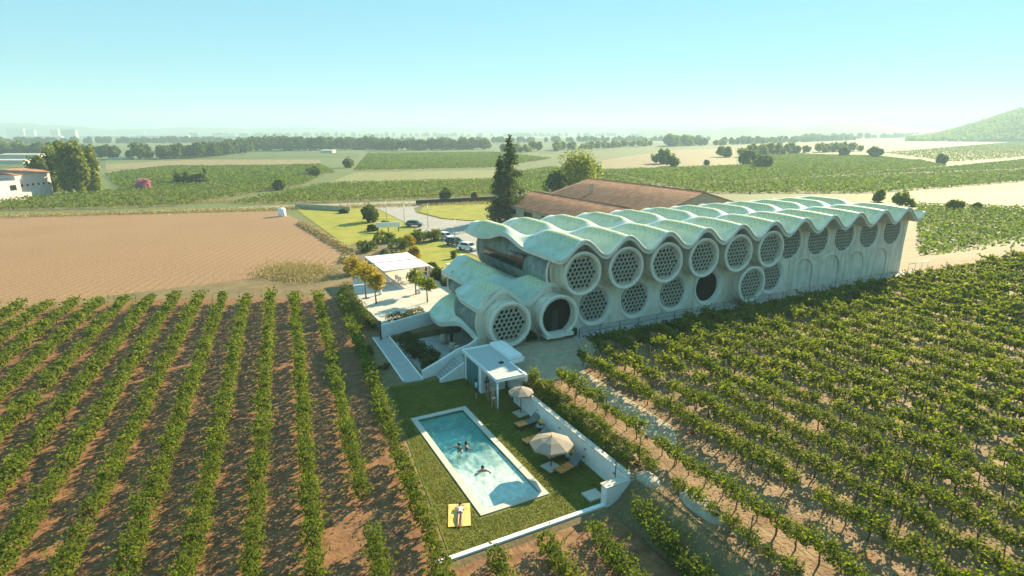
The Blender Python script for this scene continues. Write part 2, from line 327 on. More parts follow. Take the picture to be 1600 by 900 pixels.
FARV = [
    ('dark_green_vineyard', [(362, 319), (440, 302), (509, 288.5), (775, 281.5), (775, 305), (540, 316), (400, 319)], -22, 2.2, 1.2),
    ('left_vineyard', [(-60, 331), (-60, 316), (80, 309), (190, 299), (330, 288), (420, 280), (500, 278), (470, 291), (280, 322), (150, 327)], -20, 2.2, 1.2),
    ('slope_vineyard', [(165, 273), (260, 261), (420, 260), (500, 258), (525, 270), (430, 283), (330, 286), (190, 297)], -24, 2.3, 1.0),
    ('middle_vineyard', [(553, 267), (575, 240), (770, 238), (862, 248), (770, 262)], 20, 3.2, 0.8),
    ('broad_vineyard', [(939, 267), (1150, 260), (1436, 251), (1478, 260), (1272, 277), (1037, 290)], -38, 2.4, 1.1),
    ('long_vineyard', [(1033, 293), (1272, 279), (1600, 267), (1760, 262), (1760, 276), (1600, 284), (1366, 302), (1131, 303)], -36, 2.4, 1.1),
    ('upper_vineyard', [(1206, 241), (1366, 244), (1427, 251), (1206, 259)], -36, 2.6, 0.9),
    ('hillfoot_vineyard', [(1380, 239), (1600, 221), (1760, 214), (1760, 240), (1600, 246), (1483, 254)], -36, 3.0, 0.9),
    ('near_vineyard', [(1432, 324), (1600, 329), (1800, 334), (1800, 402), (1600, 398), (1436, 410)], 91, 1.5, 1.5),
    ('track_vineyard', [(1300, 276), (1482, 262), (1600, 250), (1760, 245), (1760, 256), (1600, 264)], -36, 2.6, 0.9),
    ('corner_vineyard', [(1155, 262), (1206, 259), (1206, 243), (1170, 246)], -36, 2.6, 0.9),
    ('strip_vineyard', [(775, 300), (775, 276), (860, 262), (940, 268), (1030, 292), (980, 305)], 80, 2.8, 0.9)]
for nm, pts, ang, sp, hh in FARV:
    poly = pxpoly(pts); pa = np.array(poly)
    sheet(nm + '_floor', poly, 0.05, M_vsoil)
    d = np.array([math.cos(R(ang)), math.sin(R(ang))]); q = np.array([-d[1], d[0]])
    a = pa @ d; c = pa @ q; P = []
    dist = np.linalg.norm(pa.mean(0) - CAM[:2]); step = 0.22 if dist < 260 else 0.36
    for k in np.arange(c.min(), c.max(), sp):
        t = np.arange(a.min(), a.max(), step); t = t + rng.uniform(-.2, .2, len(t))
        P.append(t[:, None] * d + (k + rng.normal(0, .16, len(t)))[:, None] * q)
    P = np.concatenate(P); P = P[inpoly(P, poly)]
    if len(P) > 90000: P = P[rng.permutation(len(P))[:90000]]
    gapn = np.sin(P[:, 0] * .21) * np.sin(P[:, 1] * .17 + 1) > -0.93; P = P[gapn]
    Zc = 0.35 + rng.uniform(0, 1, len(P)) * hh * 0.85
    o = link(nm, leaf_mesh(nm, np.column_stack([P, Zc]), 0.72 if dist < 260 else 1.1, L_far, up=0.5))
    tag(o, 'rows of green vines of the ' + nm.replace('_', ' ') + ' on the plain', 'vineyard', kind='stuff')
# ------------------------------------------------------------------ the winery hotel
PER = 5.31
UP0, LO0, ZU, ZL = -7.9, -15.8, 7.75, 3.75
def T(v, a=4.5, b=10.5): return 1 - 2 * sstep(v, a, b)
def roof_z(s, v):
    ph = np.cos(2 * np.pi * (s - UP0) / PER); t = T(v)
    back = 1 - 0.55 * sstep(v, 14.5, 17.5)
    bow = 0.18 * np.sin(np.pi * np.clip((v + 1.6) / 8.5, 0, 1))
    return 10.25 + 0.82 * ph * t * np.where(v > 7.5, back, 1) + np.where(ph * t > 0, bow, 0) - 0.12 * sstep(np.abs(v - 7.5), 0, 3) * 0
def low_z(s, v):
    ph = np.cos(2 * np.pi * (s - LO0) / PER)
    return 6.05 + 0.82 * ph * T(v, 3.5, 8.5)
hotel = empty('winery_hotel', (15, 6, 0), label='long pale concrete building with stacked bottle-end windows and wavy green shell roof', cat='building')
INV = Vector((-15, -6, 0))
def part(mb, name, parent=None):
    o = mb.build(name, parent or hotel)
    if parent is None: o.location = INV
    return o
# roof material: pale green shell, with rows of pointed scales along each crest
M_roof = mat('green_shell', (0.45, 0.54, 0.41), (0.60, 0.66, 0.52), 0.6, rough=0.6, bump=0.02, bscale=5, detail=7)
n, b = nodes_of(M_roof)
at = n.nodes.new('ShaderNodeAttribute'); at.attribute_name = 'scale'; sp = n.nodes.new('ShaderNodeSeparateXYZ'); n.links.new(at.outputs['Vector'], sp.inputs[0])
tooth = mnode(n, 'MULTIPLY', mnode(n, 'ABSOLUTE', mnode(n, 'SUBTRACT', mnode(n, 'FRACT', mnode(n, 'MULTIPLY', sp.outputs[1], 1.25)), 0.5)), 2.0)
vx = mnode(n, 'ADD', mnode(n, 'ABSOLUTE', sp.outputs[0]), mnode(n, 'MULTIPLY', tooth, 0.5))
inside = mnode(n, 'MULTIPLY', mnode(n, 'LESS_THAN', vx, 1.30), sp.outputs[2])
rowf = mnode(n, 'FRACT', mnode(n, 'MULTIPLY', vx, 2.2))
overlay(M_roof, mnode(n, 'MULTIPLY', mnode(n, 'SUBTRACT', 1.0, ramp(n, sp.outputs[2], 0.0, 0.9)), 0.6), (0.68, 0.71, 0.62))
overlay(M_roof, mnode(n, 'MULTIPLY', inside, 0.8), (0.66, 0.66, 0.36))
overlay(M_roof, mnode(n, 'MULTIPLY', mnode(n, 'MULTIPLY', inside, mnode(n, 'LESS_THAN', rowf, 0.36)), 0.6), (0.25, 0.36, 0.24))
overlay(M_roof, mnode(n, 'MULTIPLY', ramp(n, noise(n, 0.9, 6), 0.52, 0.7), 0.5), (0.30, 0.40, 0.33))
def shell(name, x0f, x1f, y0, y1, zf, crest, nx, ny, thick=0.42, ranges=((-9, 5), (9, 99)), rim=M_concw):
    """A wavy shell with real thickness; 'scale' holds metres from the crest, metres along it, and where scales lie."""
    xs = np.linspace(0, 1, nx); ys = np.linspace(y0, y1, ny); V = []; A = []
    for y in ys:
        a, c = x0f(y), x1f(y); x = a + (c - a) * xs; z = zf(x, np.full(nx, y))
        V += list(zip(x, np.full(nx, y), z))
        back = y > sum(ranges[0][1:] + ranges[1][:1]) / 2
        off = PER / 2 if back else 0
        ph = (x - crest + off + PER / 2) % PER - PER / 2
        ok = 1.0 if (ranges[0][0] <= y <= ranges[0][1] or ranges[1][0] <= y <= ranges[1][1]) else 0.0
        A += [(p, y, ok) for p in ph]
    N = nx * ny; F = []; mi = []
    for j in range(ny - 1):
        for i in range(nx - 1):
            k = j * nx + i; F.append((k, k + 1, k + nx + 1, k + nx)); mi.append(0)
            F.append((N + k, N + k + nx, N + k + nx + 1, N + k + 1)); mi.append(1)
    V += [(x, y, z - thick) for x, y, z in V]; A += [(9, 0, 0)] * N
    loop = list(range(nx)) + [j * nx + nx - 1 for j in range(1, ny)] + [(ny - 1) * nx + i for i in range(nx - 2, -1, -1)] + [j * nx for j in range(ny - 2, 0, -1)]
    for q in range(len(loop)):
        p0, p1 = loop[q], loop[(q + 1) % len(loop)]; F.append((p1, p0, N + p0, N + p1)); mi.append(1)
    me = bpy.data.meshes.new(name); me.from_pydata([tuple(map(float, v)) for v in V], [], F); me.materials.append(M_roof); me.materials.append(rim)
    me.polygons.foreach_set('material_index', mi); me.polygons.foreach_set('use_smooth', [k < 2 * (nx - 1) * (ny - 1) for k in range(len(F))])
    at = me.attributes.new('scale', 'FLOAT_VECTOR', 'POINT'); at.data.foreach_set('vector', np.array(A, np.float32).ravel()); me.update()
    o = link(name, me, hotel); o.location = INV; return o
def roof_x0(y): return -11.0 - 1.1 * sstep(y, 5, 15)
shell('roof', roof_x0, lambda y: 49.3, -1.75, 17.6, lambda x, y: roof_z(x, y) - 0.5 * sstep(-(x - roof_x0(y)), -0.9, 0) * sstep(y, 8, 12), UP0, 400, 60, ranges=((-1.2, 4.6), (9.3, 15.5)))
# drip edge along the wavy front
mb = MB(); xx = np.linspace(-11.0, 49.3, 300); zz = roof_z(xx, np.full(300, -1.75))
mb.tube([(x, -1.78, z - 0.02) for x, z in zip(xx, zz)], 0.13, M_concw, 8); part(mb, 'roof_edge')
def low_x0(y): return -18.45 + 2.7 * sstep(y, 5.2, 6.6)
shell('lower_roof', low_x0, lambda y: -9.6, -0.15, 16.5, low_z, LO0, 60, 56, ranges=((0.2, 4.6), (7.0, 14.0)))
mb = MB(); yy = np.linspace(-0.1, 16.4, 60)
mb.tube([(low_x0(y) + 0.02, y, float(low_z(np.array([low_x0(y)]), np.array([y]))[0])) for y in yy], 0.09, M_concw, 6); part(mb, 'lower_roof_edge')
# facade wall with round openings
def arc(cx, cz, r, a0, a1, k): return [(cx + r * math.cos(R(a)), cz + r * math.sin(R(a))) for a in np.linspace(a0, a1, k)]
def rz1(s): return float(roof_z(np.array([s]), np.array([0.0]))[0]) - 0.2
outer = [(48.7, 0.9)] + [(48.65, 5.5), (48.9, 8.9)]
outer += [(s, rz1(s)) for s in np.arange(48.6, -10.2, -0.35)]
outer += arc(UP0, ZU, 2.72, 150, 203, 12)
outer += [(s, float(low_z(np.array([s]), np.array([0.]))[0]) + 0.06) for s in np.arange(-10.75, -15.7, -0.25)]
outer += [(-15.8 + r * math.cos(R(a)), ZL + r * math.sin(R(a))) for a, r in zip(np.linspace(92, 224, 26), np.concatenate([np.linspace(3.18, 2.72, 13), np.full(13, 2.72)]))]
outer += [(-18.6, 1.5), (-18.9, 0.9)]
LOWER = [('out', True), ('door', True), ('flat', True), ('flat', True), ('flat', True), ('dark', False), ('out', True), ('flat', True)]
wins = [(LO0 + PER * k, ZL, t) for k, (t, s_) in enumerate(LOWER)] + [(UP0 + PER * k, ZU, 'out' if k < 6 else 'flush') for k in range(11)]
HR = {'out': 2.02, 'door': 2.02, 'flat': 2.12, 'dark': 2.12, 'flush': 1.98}
holes = [[(c + HR[t] * math.cos(2 * math.pi * j / 40), z + HR[t] * math.sin(2 * math.pi * j / 40)) for j in range(40)] for c, z, t in wins]
def facade(loops, y0, m, depth):
    mb = MB(); flat = [p for l in loops for p in l]
    tri = tessellate_polygon([[Vector((x, z, 0)) for x, z in l] for l in loops])
    fs = []
    for t in tri:
        a, b_, c = (Vector((*flat[k], 0)) for k in t); fs.append(t if (b_ - a).cross(c - a).z > 0 else t[::-1])
    mb.add([(x, y0, z) for x, z in flat], fs, m)
    l = loops[0]; k = len(l)
    mb.add([(x, y0, z) for x, z in l] + [(x, y0 + depth, z) for x, z in l], [(i, (i + 1) % k, k + (i + 1) % k, k + i) for i in range(k)], m)
    return mb
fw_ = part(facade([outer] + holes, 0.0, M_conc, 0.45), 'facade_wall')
# vertical and horizontal casting joints (thin recessed lines read as dark ribs)
for k in range(10):
    x = UP0 + PER * (k + 0.5)
    if not any(abs(x - c) < 0.3 and z == ZL for c, z, t in wins): continue
for c, z, t in wins:
    if z == ZU and c < 46:
        mb = MB(); mb.box(c + PER / 2 - 0.015, c + PER / 2 + 0.015, -0.012, 0.01, ZL + 2.25 if c < 22 else ZL - 2.4, ZU + 0.9, M_concd); part(mb, 'joint')
# screen: a disc of concrete cells with round holes
def screen_mesh(rad, pitch=0.49, hole=0.188, dep=0.10):
    mb = MB(); hx = pitch / math.sqrt(3)
    for r in range(-5, 6):
        for q in range(-5, 6):
            cx = pitch * (q + 0.5 * (r % 2)); cz = r * pitch * 0.866
            if math.hypot(cx, cz) > rad + 0.1: continue
            vs = []; fs = []; n = 12
            def clip(x, z):
                d = math.hypot(x, z); return (x, z) if d <= rad else (x * rad / d, z * rad / d)
            full = math.hypot(cx, cz) < rad - 0.16
            for j in range(n):
                a = R(30 + 30 * j); rr = hx if j % 2 == 0 else hx * 0.866
                vs.append((*clip(cx + rr * math.cos(a), cz + rr * math.sin(a)),))
            vs = [(x, 0.0, z) for x, z in vs]
            if full:
                h = [(cx + hole * math.cos(R(30 + 30 * j)), cz + hole * math.sin(R(30 + 30 * j))) for j in range(n)]
                lip = [(cx + (hole + .04) * math.cos(R(30 + 30 * j)), cz + (hole + .04) * math.sin(R(30 + 30 * j))) for j in range(n)]
                vs += [(x, -0.05, z) for x, z in lip] + [(x, -0.05, z) for x, z in h] + [(x, dep, z) for x, z in h]
                for g_ in range(3):
                    for j in range(n): fs.append((g_ * n + j, g_ * n + (j + 1) % n, (g_ + 1) * n + (j + 1) % n, (g_ + 1) * n + j))
            else: fs.append(tuple(range(n)))
            mb.add(vs, fs, M_screen)
    return mb.mesh('screen')
SCR = {1.78: screen_mesh(1.78), 1.72: screen_mesh(1.72), 1.95: screen_mesh(1.95)}
gl = {}
def dark_backing_mesh(r):  # matte black disc: the darkness behind the openings is put into its colour
    if r not in gl:
        mb = MB(); mb.add([(0, 0, 0)] + [(r * math.cos(R(9 * j)), 0, r * math.sin(R(9 * j))) for j in range(40)], [(0, j + 1, (j + 1) % 40 + 1) for j in range(40)], M_inside); gl[r] = mb.mesh('glass')
    return gl[r]
ringm = {}
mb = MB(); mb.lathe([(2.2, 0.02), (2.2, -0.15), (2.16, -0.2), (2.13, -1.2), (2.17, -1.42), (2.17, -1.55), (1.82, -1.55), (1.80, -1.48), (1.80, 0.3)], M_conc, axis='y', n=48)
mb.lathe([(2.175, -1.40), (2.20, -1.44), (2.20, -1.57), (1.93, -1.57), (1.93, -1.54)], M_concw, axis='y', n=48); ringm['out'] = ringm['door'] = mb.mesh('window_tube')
mb = MB(); mb.lathe([(2.24, 0.0), (2.22, -0.08), (2.10, -0.09), (1.95, 0.12), (1.74, 0.24), (1.74, 0.6)], M_concw, axis='y', n=48); ringm['flat'] = ringm['dark'] = mb.mesh('window_dish')
mb = MB(); mb.lathe([(2.12, 0.0), (2.10, -0.05), (1.97, -0.05), (1.95, 0.02), (1.95, 0.6)], M_concw, axis='y', n=48); ringm['flush'] = mb.mesh('window_ring')
for c, z, t in wins:
    o = link('window', ringm[t], hotel); o.location = Vector((c, 0, z)) + INV
    if t == 'out': r, ys_ = 1.78, -1.25
    elif t == 'flat': r, ys_ = 1.72, 0.18
    elif t == 'flush': r, ys_ = 1.95, 0.08
    else: r, ys_ = None, None
    if r:
        link('screen', SCR[r], o, (0, ys_, 0)); link('glass', dark_backing_mesh(r), o, (0, ys_ + 0.105, 0))
    elif t == 'door':
        link('glass', dark_backing_mesh(1.8), o, (0, -0.75, 0)); o['label'] = 'round entrance with dark glass'
        mb = MB(); mb.box(-1.5, 1.5, -1.9, -0.76, -1.95, -1.62, M_concw); mb.box(-0.35, 0.35, -0.80, -0.765, -1.6, 0.5, M_dark); mb.build('door', o)
    else: link('glass', dark_backing_mesh(1.74), o, (0, 0.5, 0)); o['label'] = 'open dark round window'
for c in (26.9, 32.3, 37.6, 42.9):                                   # blind arches, raised rim over a recessed panel
    mb = MB(); pr = [(0.0, 0), (0.10, -0.10), (0.26, -0.10), (0.30, 0)]
    vs = []; fs = []; pts = [(-1.85, -2.2)] + [(1.85 * math.cos(R(a)), 1.85 * math.sin(R(a))) for a in np.linspace(180, 0, 24)] + [(1.85, -2.2)]
    for x, z in pts:
        rr = max(math.hypot(x, max(z, 0)), 0.01); ux, uz = (x / rr, max(z, 0) / rr)
        for d, yy_ in ((0, 0.0), (0.02, -0.16), (0.20, -0.16), (0.30, 0.0)): vs.append((c + x + ux * d, yy_, 3.6 + z + uz * d))
    for i in range(len(pts) - 1):
        for j in range(3): fs.append((i * 4 + j, (i + 1) * 4 + j, (i + 1) * 4 + j + 1, i * 4 + j + 1))
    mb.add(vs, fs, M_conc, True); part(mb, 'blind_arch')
# bulging end walls (barrel shaped in section), back wall, far end
def bulge(name, x0, y0, y1, z0, zf, out, m, win=None, k=14, ny=24):
    mb = MB(); ys_ = np.linspace(y0, y1, ny + 1); vs = []
    for y in ys_:
        z1 = float(np.min(zf(np.linspace(x0 - out, x0, 5), np.full(5, y)))) - 0.34
        for i in range(k + 1):
            t = i / k; vs.append((x0 - out * math.sin(math.pi * t) ** 0.8, y, z0 + (z1 - z0) * t))
    fs = [(j * (k + 1) + i, j * (k + 1) + i + 1, (j + 1) * (k + 1) + i + 1, (j + 1) * (k + 1) + i) for j in range(ny) for i in range(k)]
    mb.add(vs, fs, m, True); return part(mb, name)
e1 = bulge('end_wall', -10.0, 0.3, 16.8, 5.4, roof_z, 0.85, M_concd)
mb = MB()
for i in range(8):                                                     # ribbon window panes set 2 cm proud of the bulge
    pass
def bx(z, x0, z0, z1, out): return x0 - out * math.sin(math.pi * (z - z0) / (z1 - z0)) ** 0.8
wy = np.linspace(5.2, 15.0, 7)
fr = MB()
for zz_ in (7.05, 8.55): fr.box(bx(zz_, -10, 5.4, 9.75, .85) - 0.09, bx(zz_, -10, 5.4, 9.75, .85) + 0.3, 5.1, 15.1, zz_ - 0.06, zz_ + 0.06, M_dark)
rw = part(fr, 'ribbon_window'); rw['label'] = 'dark ribbon window in the upper end wall'
for a, c in zip(wy[:-1], wy[1:]):
    mb = MB(); zs = np.linspace(7.1, 8.5, 7); vs = []
    for y in (a + 0.03, c - 0.03): vs += [(bx(z, -10, 5.4, 9.75, .85) - 0.03, y, z) for z in zs]
    mb.add(vs, [(i, i + 1, 8 + i, 7 + i) for i in range(6)], M_glassd, True); mb.build('pane', rw)
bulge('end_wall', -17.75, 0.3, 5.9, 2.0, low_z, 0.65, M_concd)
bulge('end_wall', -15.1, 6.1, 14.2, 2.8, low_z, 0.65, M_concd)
mb = MB(); mb.box(-15.0, -9.9, 14.0, 14.4, 0, 4.8, M_concd); mb.box(-17.6, -15.0, 5.8, 6.1, 0.5, 4.9, M_concd); part(mb, 'inner_wall')
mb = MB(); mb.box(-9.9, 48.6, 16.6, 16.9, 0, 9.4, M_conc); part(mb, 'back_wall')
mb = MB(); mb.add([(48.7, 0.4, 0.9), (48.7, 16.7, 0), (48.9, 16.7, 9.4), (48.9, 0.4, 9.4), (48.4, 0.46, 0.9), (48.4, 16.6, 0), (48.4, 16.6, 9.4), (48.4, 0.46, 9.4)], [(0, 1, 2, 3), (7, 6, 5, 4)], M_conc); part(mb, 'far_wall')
mb = MB(); mb.tube([(-10.15 - 0.75 * math.sin(math.pi * t) ** .8, 0.25, 5.6 + 4.0 * t) for t in np.linspace(0, 1, 14)], 0.13, M_concw, 8)
mb.tube([(-10.1 - 0.85 * math.sin(math.pi * t) ** .8, 16.8, 5.4 + 4.3 * t) for t in np.linspace(0, 1, 14)], 0.13, M_concw, 8); part(mb, 'edge_rib')
mb = MB(); mb.tube([(-15.2 - 0.65 * math.sin(math.pi * t) ** .8, 14.2, 2.8 + 2.8 * t) for t in np.linspace(0, 1, 14)], 0.12, M_concw, 8); part(mb, 'edge_rib')
# courtyard canopy: a third, lower shell
Ep = [(-19.3, 11.2, 2.05), (-19.6, 9.4, 1.95), (-19.55, 7.4, 2.0), (-19.1, 5.6, 2.5), (-18.7, 4.0, 2.85), (-18.5, 2.0, 2.55), (-18.45, 0.0, 2.1)]
Wp = [(-15.2, 13.6, 3.1), (-15.2, 11.0, 3.15), (-15.2, 8.2, 3.2), (-15.6, 6.1, 3.2), (-17.5, 5.0, 3.1), (-17.6, 2.4, 2.6), (-17.7, 0.2, 2.15)]
def spl(P, k):
    P = np.array(P); t = np.linspace(0, len(P) - 1, k); out = []
    for s in t:
        i = min(int(s), len(P) - 2); f = s - i; p0, p1, p2, p3 = P[max(i - 1, 0)], P[i], P[i + 1], P[min(i + 2, len(P) - 1)]
        out.append(0.5 * ((2 * p1) + (-p0 + p2) * f + (2 * p0 - 5 * p1 + 4 * p2 - p3) * f ** 2 + (-p0 + 3 * p1 - 3 * p2 + p3) * f ** 3))
    return np.array(out)
E_, W_ = spl(Ep, 40), spl(Wp, 40); nu = 14; V = []; A = []
for e, wp_ in zip(E_, W_):
    for i in range(nu):
        t = i / (nu - 1); p = e * (1 - t) + wp_ * t; p[2] += 0.45 * math.sin(math.pi * t) * min(1, np.linalg.norm(wp_ - e) / 4); V.append(p); A.append(((t - 0.62) * np.linalg.norm(wp_ - e), p[1], 1.0 if p[1] > 5.5 else 0.0))
N = len(V); F = []; mi = []
for j in range(39):
    for i in range(nu - 1):
        k = j * nu + i; F += [(k, k + nu, k + nu + 1, k + 1), (N + k, N + k + 1, N + k + nu + 1, N + k + nu)]; mi += [0, 1]
for j in range(39): F.append((j * nu, N + j * nu, N + (j + 1) * nu, (j + 1) * nu)); mi.append(1)
for i in range(nu - 1): F += [(i, i + 1, N + i + 1, N + i), (39 * nu + i + 1, 39 * nu + i, N + 39 * nu + i, N + 39 * nu + i + 1)]; mi += [1, 1]
V = [tuple(p) for p in V] + [(p[0] + 0.12, p[1], p[2] - 0.5) for p in V]; A += [(9, 0, 0)] * N
me = bpy.data.meshes.new('canopy'); me.from_pydata([tuple(map(float, v)) for v in V], [], F); me.materials.append(M_roof); me.materials.append(M_concw); me.polygons.foreach_set('material_index', mi); me.polygons.foreach_set('use_smooth', [True] * (2 * 39 * (nu - 1)) + [False] * (len(F) - 2 * 39 * (nu - 1)))
a_ = me.attributes.new('scale', 'FLOAT_VECTOR', 'POINT'); a_.data.foreach_set('vector', np.array(A, np.float32).ravel()); me.update(); o = link('canopy', me, hotel); o.location = INV
mb = MB(); mb.tube([(-17.9, 8.2, -0.7), (-17.9, 8.2, 1.9)], 0.16, M_dark, 10); part(mb, 'column')
# ------------------------------------------------------------------ courtyard, ramp wall, stairs, walkway, terrace
sheet('courtyard_floor', [(-23.8, 0.3), (-15.75, 0.3), (-15.75, 10.7), (-23.8, 10.7)], -0.69, M_pavgrey)
mb = MB(); mb.add([(-24.75, 10.75, -0.8), (-16.2, 13.3, -0.8), (-16.2, 13.6, -0.8), (-24.75, 11.05, -0.8), (-24.75, 10.75, 1.4), (-16.2, 13.3, 1.6), (-16.2, 13.6, 1.6), (-24.75, 11.05, 1.4)],
    [(0, 1, 5, 4), (1, 2, 6, 5), (2, 3, 7, 6), (3, 0, 4, 7), (4, 5, 6, 7)], M_white)
tag(mb.build('courtyard_wall'), 'long white wall behind the sunken courtyard, below the paved terrace', 'wall')
mb = MB(); top = [(-24.4, -1.35, 0.75), (-22.6, -0.95, 1.25), (-20.8, -0.55, 1.8), (-19.4, -0.25, 2.0), (-18.5, -0.05, 2.35)]
vs = []
for x, y, z in top: vs += [(x, y, -0.7), (x, y, z), (x + 0.05, y + 0.3, z), (x + 0.05, y + 0.3, -0.75)]
mb.add(vs, [(4 * i + j, 4 * i + 4 + j, 4 * i + 4 + (j + 1) % 4, 4 * i + (j + 1) % 4) for i in range(4) for j in range(4)] + [(0, 1, 2, 3), (19, 18, 17, 16)], M_white)
tag(mb.build('ramp_wall'), 'sloping white parapet rising from the lawn to the hotel beside the stairs', 'wall')
st = empty('staircase', (-22.4, -2.0, 0), label='short flight of concrete steps beside the sloping white parapet', cat='stairs')
for k in range(8):
    mb = MB(); mb.box(-0.75 + 0.28 * k, 1.9, -0.62, 0.62 + 0.08 * k, 0.17 * k, 0.17 * (k + 1) - 0.005, M_pavgrey); mb.build('step', st)
mb = MB(); mb.add([(-0.9, -0.85, 0), (1.9, -0.85, 0), (1.9, -0.85, 1.75), (-0.9, -0.85, 0.3), (-0.9, -0.66, 0), (1.9, -0.66, 0), (1.9, -0.66, 1.75), (-0.9, -0.66, 0.3)], [(0, 1, 2, 3), (7, 6, 5, 4), (3, 2, 6, 7), (0, 3, 7, 4), (1, 5, 6, 2)], M_white); mb.build('stringer', st)
wk = sheet('walkway', [(-26.0, -1.4), (-24.4, -1.5), (-24.05, 10.6), (-25.6, 11.4)], 0.06, M_pavgrey, thick=0.3)
mb = MB(); mb.box(-0.06, 0.06, -6.1, 6.1, 0, 0.14, M_whitep); k_ = mb.build('walkway_kerb', None, (-25.85, 5.0, 0), R(-2)); tag(k_, kind='structure')
mb = MB(); mb.box(-0.06, 0.06, -6.1, 6.1, 0, 0.14, M_whitep); k_ = mb.build('walkway_kerb', None, (-24.2, 4.6, 0), R(-2)); tag(k_, kind='structure')
mb = MB(); mb.tube([(-25.0, 10.2, 0), (-25.0, 10.2, 2.0)], 0.09, M_dark, 8); mb.lathe([(0, 2.12), (0.12, 2.1), (0.12, 2.0)], M_dark, (-25.0, 10.2, 0), 10); tag(mb.build('bollard'), 'slim dark post at the end of the white courtyard wall', 'post')
for k, (x, y) in enumerate([(-18.9, 8.0), (-18.9, 5.2), (-18.8, 4.2)]):
    mb = MB(); mb.lathe([(0, 0), (0.34, 0), (0.42, 0.35), (0.42, 0.6), (0.33, 0.95), (0.30, 1.0), (0.0, 1.0)], M_tan, (0, 0, 0), 16)
    tag(mb.build('wine_barrel', None, (x, y, -0.69)), ['tan barrel beside the dark courtyard column', 'tan barrel in the courtyard, middle one of three', 'tan barrel in the courtyard nearest the ramp wall'][k], 'barrel', 'barrels under the canopy')
sheet('terrace', [(-24.2, 12.0), (-15.6, 14.5), (-12.0, 22.0), (-13.0, 36.5), (-22.4, 34.5), (-24.6, 25.0)], 1.0, M_paving, thick=1.2)
for k in range(7):
    y = 15.0 + 2.4 * k; mb = MB(); mb.box(-24.0, -13.6, y - 0.03, y + 0.03, 0.99, 1.006, M_pavgrey); tag(mb.build('terrace_joint'), kind='structure')
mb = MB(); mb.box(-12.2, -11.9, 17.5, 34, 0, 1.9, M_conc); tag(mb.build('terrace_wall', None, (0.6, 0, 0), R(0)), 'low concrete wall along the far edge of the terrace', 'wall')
#PART3
# ------------------------------------------------------------------ pool garden
sheet('pool_lawn', [(-30.35, -23.1), (-19.25, -23.1), (-19.25, -9.0), (-18.3, -9.0), (-18.3, -1.6), (-24.3, -1.6), (-27.7, -1.5), (-28.9, -11.9)], 0.03, M_lawn)
# real grass blades over the lawn
N = 70000; P = np.column_stack([rng.uniform(-30.4, -19.3, N), rng.uniform(-23.0, -1.7, N)])
P = P[inpoly(P, [(-30.2, -23.0), (-19.4, -23.0), (-19.4, -9.8), (-21.2, -9.8), (-21.1, -2.9), (-24.3, -1.8), (-27.6, -1.7), (-28.8, -11.9)]) & ~((P[:, 0] > -27.75) & (P[:, 0] < -22.95) & (P[:, 1] > -21.05) & (P[:, 1] < -7.75))]
o = link('grass', leaf_mesh('grass', np.column_stack([P, np.full(len(P), 0.04)]), 0.10, leaf_mat('grass_blade', (0.09, 0.10, 0.012), (0.155, 0.15, 0.02), (0.22, 0.195, 0.032), 0.38), up=0.1, aspect=0.4)); tag(o, 'short mown grass blades on the pool lawn', 'grass', kind='stuff')
pool = empty('swimming_pool', (-25.35, -14.4, 0), label='rectangular turquoise swimming pool with a pale stone rim on the lawn', cat='pool')
PX0, PX1, PY0, PY1 = -2.25, 2.25, -6.45, 6.45
mb = MB(); e = 0.42
for a in ((PX0, PX1, PY0, PY0 + e), (PX0, PX1, PY1 - e, PY1), (PX0, PX0 + e, PY0 + e, PY1 - e), (PX1 - e, PX1, PY0 + e, PY1 - e)):
    mb.box(*a, -0.1, 0.09, M_paving)
mb.build('rim', pool)
M_basin = mat('pool_tiles', (0.36, 0.80, 0.72), (0.44, 0.86, 0.78), 2.0, rough=0.5)
mb = MB(); x0, x1, y0, y1 = PX0 + e, PX1 - e, PY0 + e, PY1 - e
ysb = [y0, y0 + 1.2, y0 + 5.5, y0 + 7.5, y1]; zb = [-0.55, -0.7, -0.9, -1.3, -1.45]
vs = [(x, y, z) for y, z in zip(ysb, zb) for x in (x0, x1)]; mb.add(vs, [(2 * i, 2 * i + 1, 2 * i + 3, 2 * i + 2) for i in range(4)], M_basin)
for x, fl in ((x0, 1), (x1, -1)): mb.add([(x, y0, 0.0), (x, y1, 0.0), (x, y1, -2), (x, y0, -2)], [(0, 1, 2, 3)], M_basin)
for y in (y0, y1): mb.add([(x0, y, 0.0), (x1, y, 0.0), (x1, y, -2), (x0, y, -2)], [(0, 1, 2, 3)], M_basin)
mb.build('basin', pool)
# cut the ground and lawn away over the basin
for nm in ('ground', 'pool_lawn'):
    ob = bpy.data.objects[nm]; bm = bmesh.new(); bm.from_mesh(ob.data)
    for co, no in (((-27.4, 0, 0), (1, 0, 0)), ((-23.3, 0, 0), (1, 0, 0)), ((0, -20.65, 0), (0, 1, 0)), ((0, -8.15, 0), (0, 1, 0))):
        bmesh.ops.bisect_plane(bm, geom=bm.verts[:] + bm.edges[:] + bm.faces[:], plane_co=co, plane_no=no)
    bmesh.ops.delete(bm, geom=[f for f in bm.faces if -27.39 < f.calc_center_median().x < -23.31 and -20.64 < f.calc_center_median().y < -8.16], context='FACES')
    bm.to_mesh(ob.data); bm.free()
mw = bpy.data.materials.new('pool_water'); mw.use_nodes = True; n = mw.node_tree; n.nodes.clear()
out = n.nodes.new('ShaderNodeOutputMaterial'); tr = n.nodes.new('ShaderNodeBsdfTransparent'); tr.inputs[0].default_value = (0.84, 0.98, 0.95, 1)
gl_ = n.nodes.new('ShaderNodeBsdfGlossy'); gl_.inputs['Roughness'].default_value = 0.06; mx = n.nodes.new('ShaderNodeMixShader'); fr_ = n.nodes.new('ShaderNodeFresnel'); fr_.inputs[0].default_value = 1.33
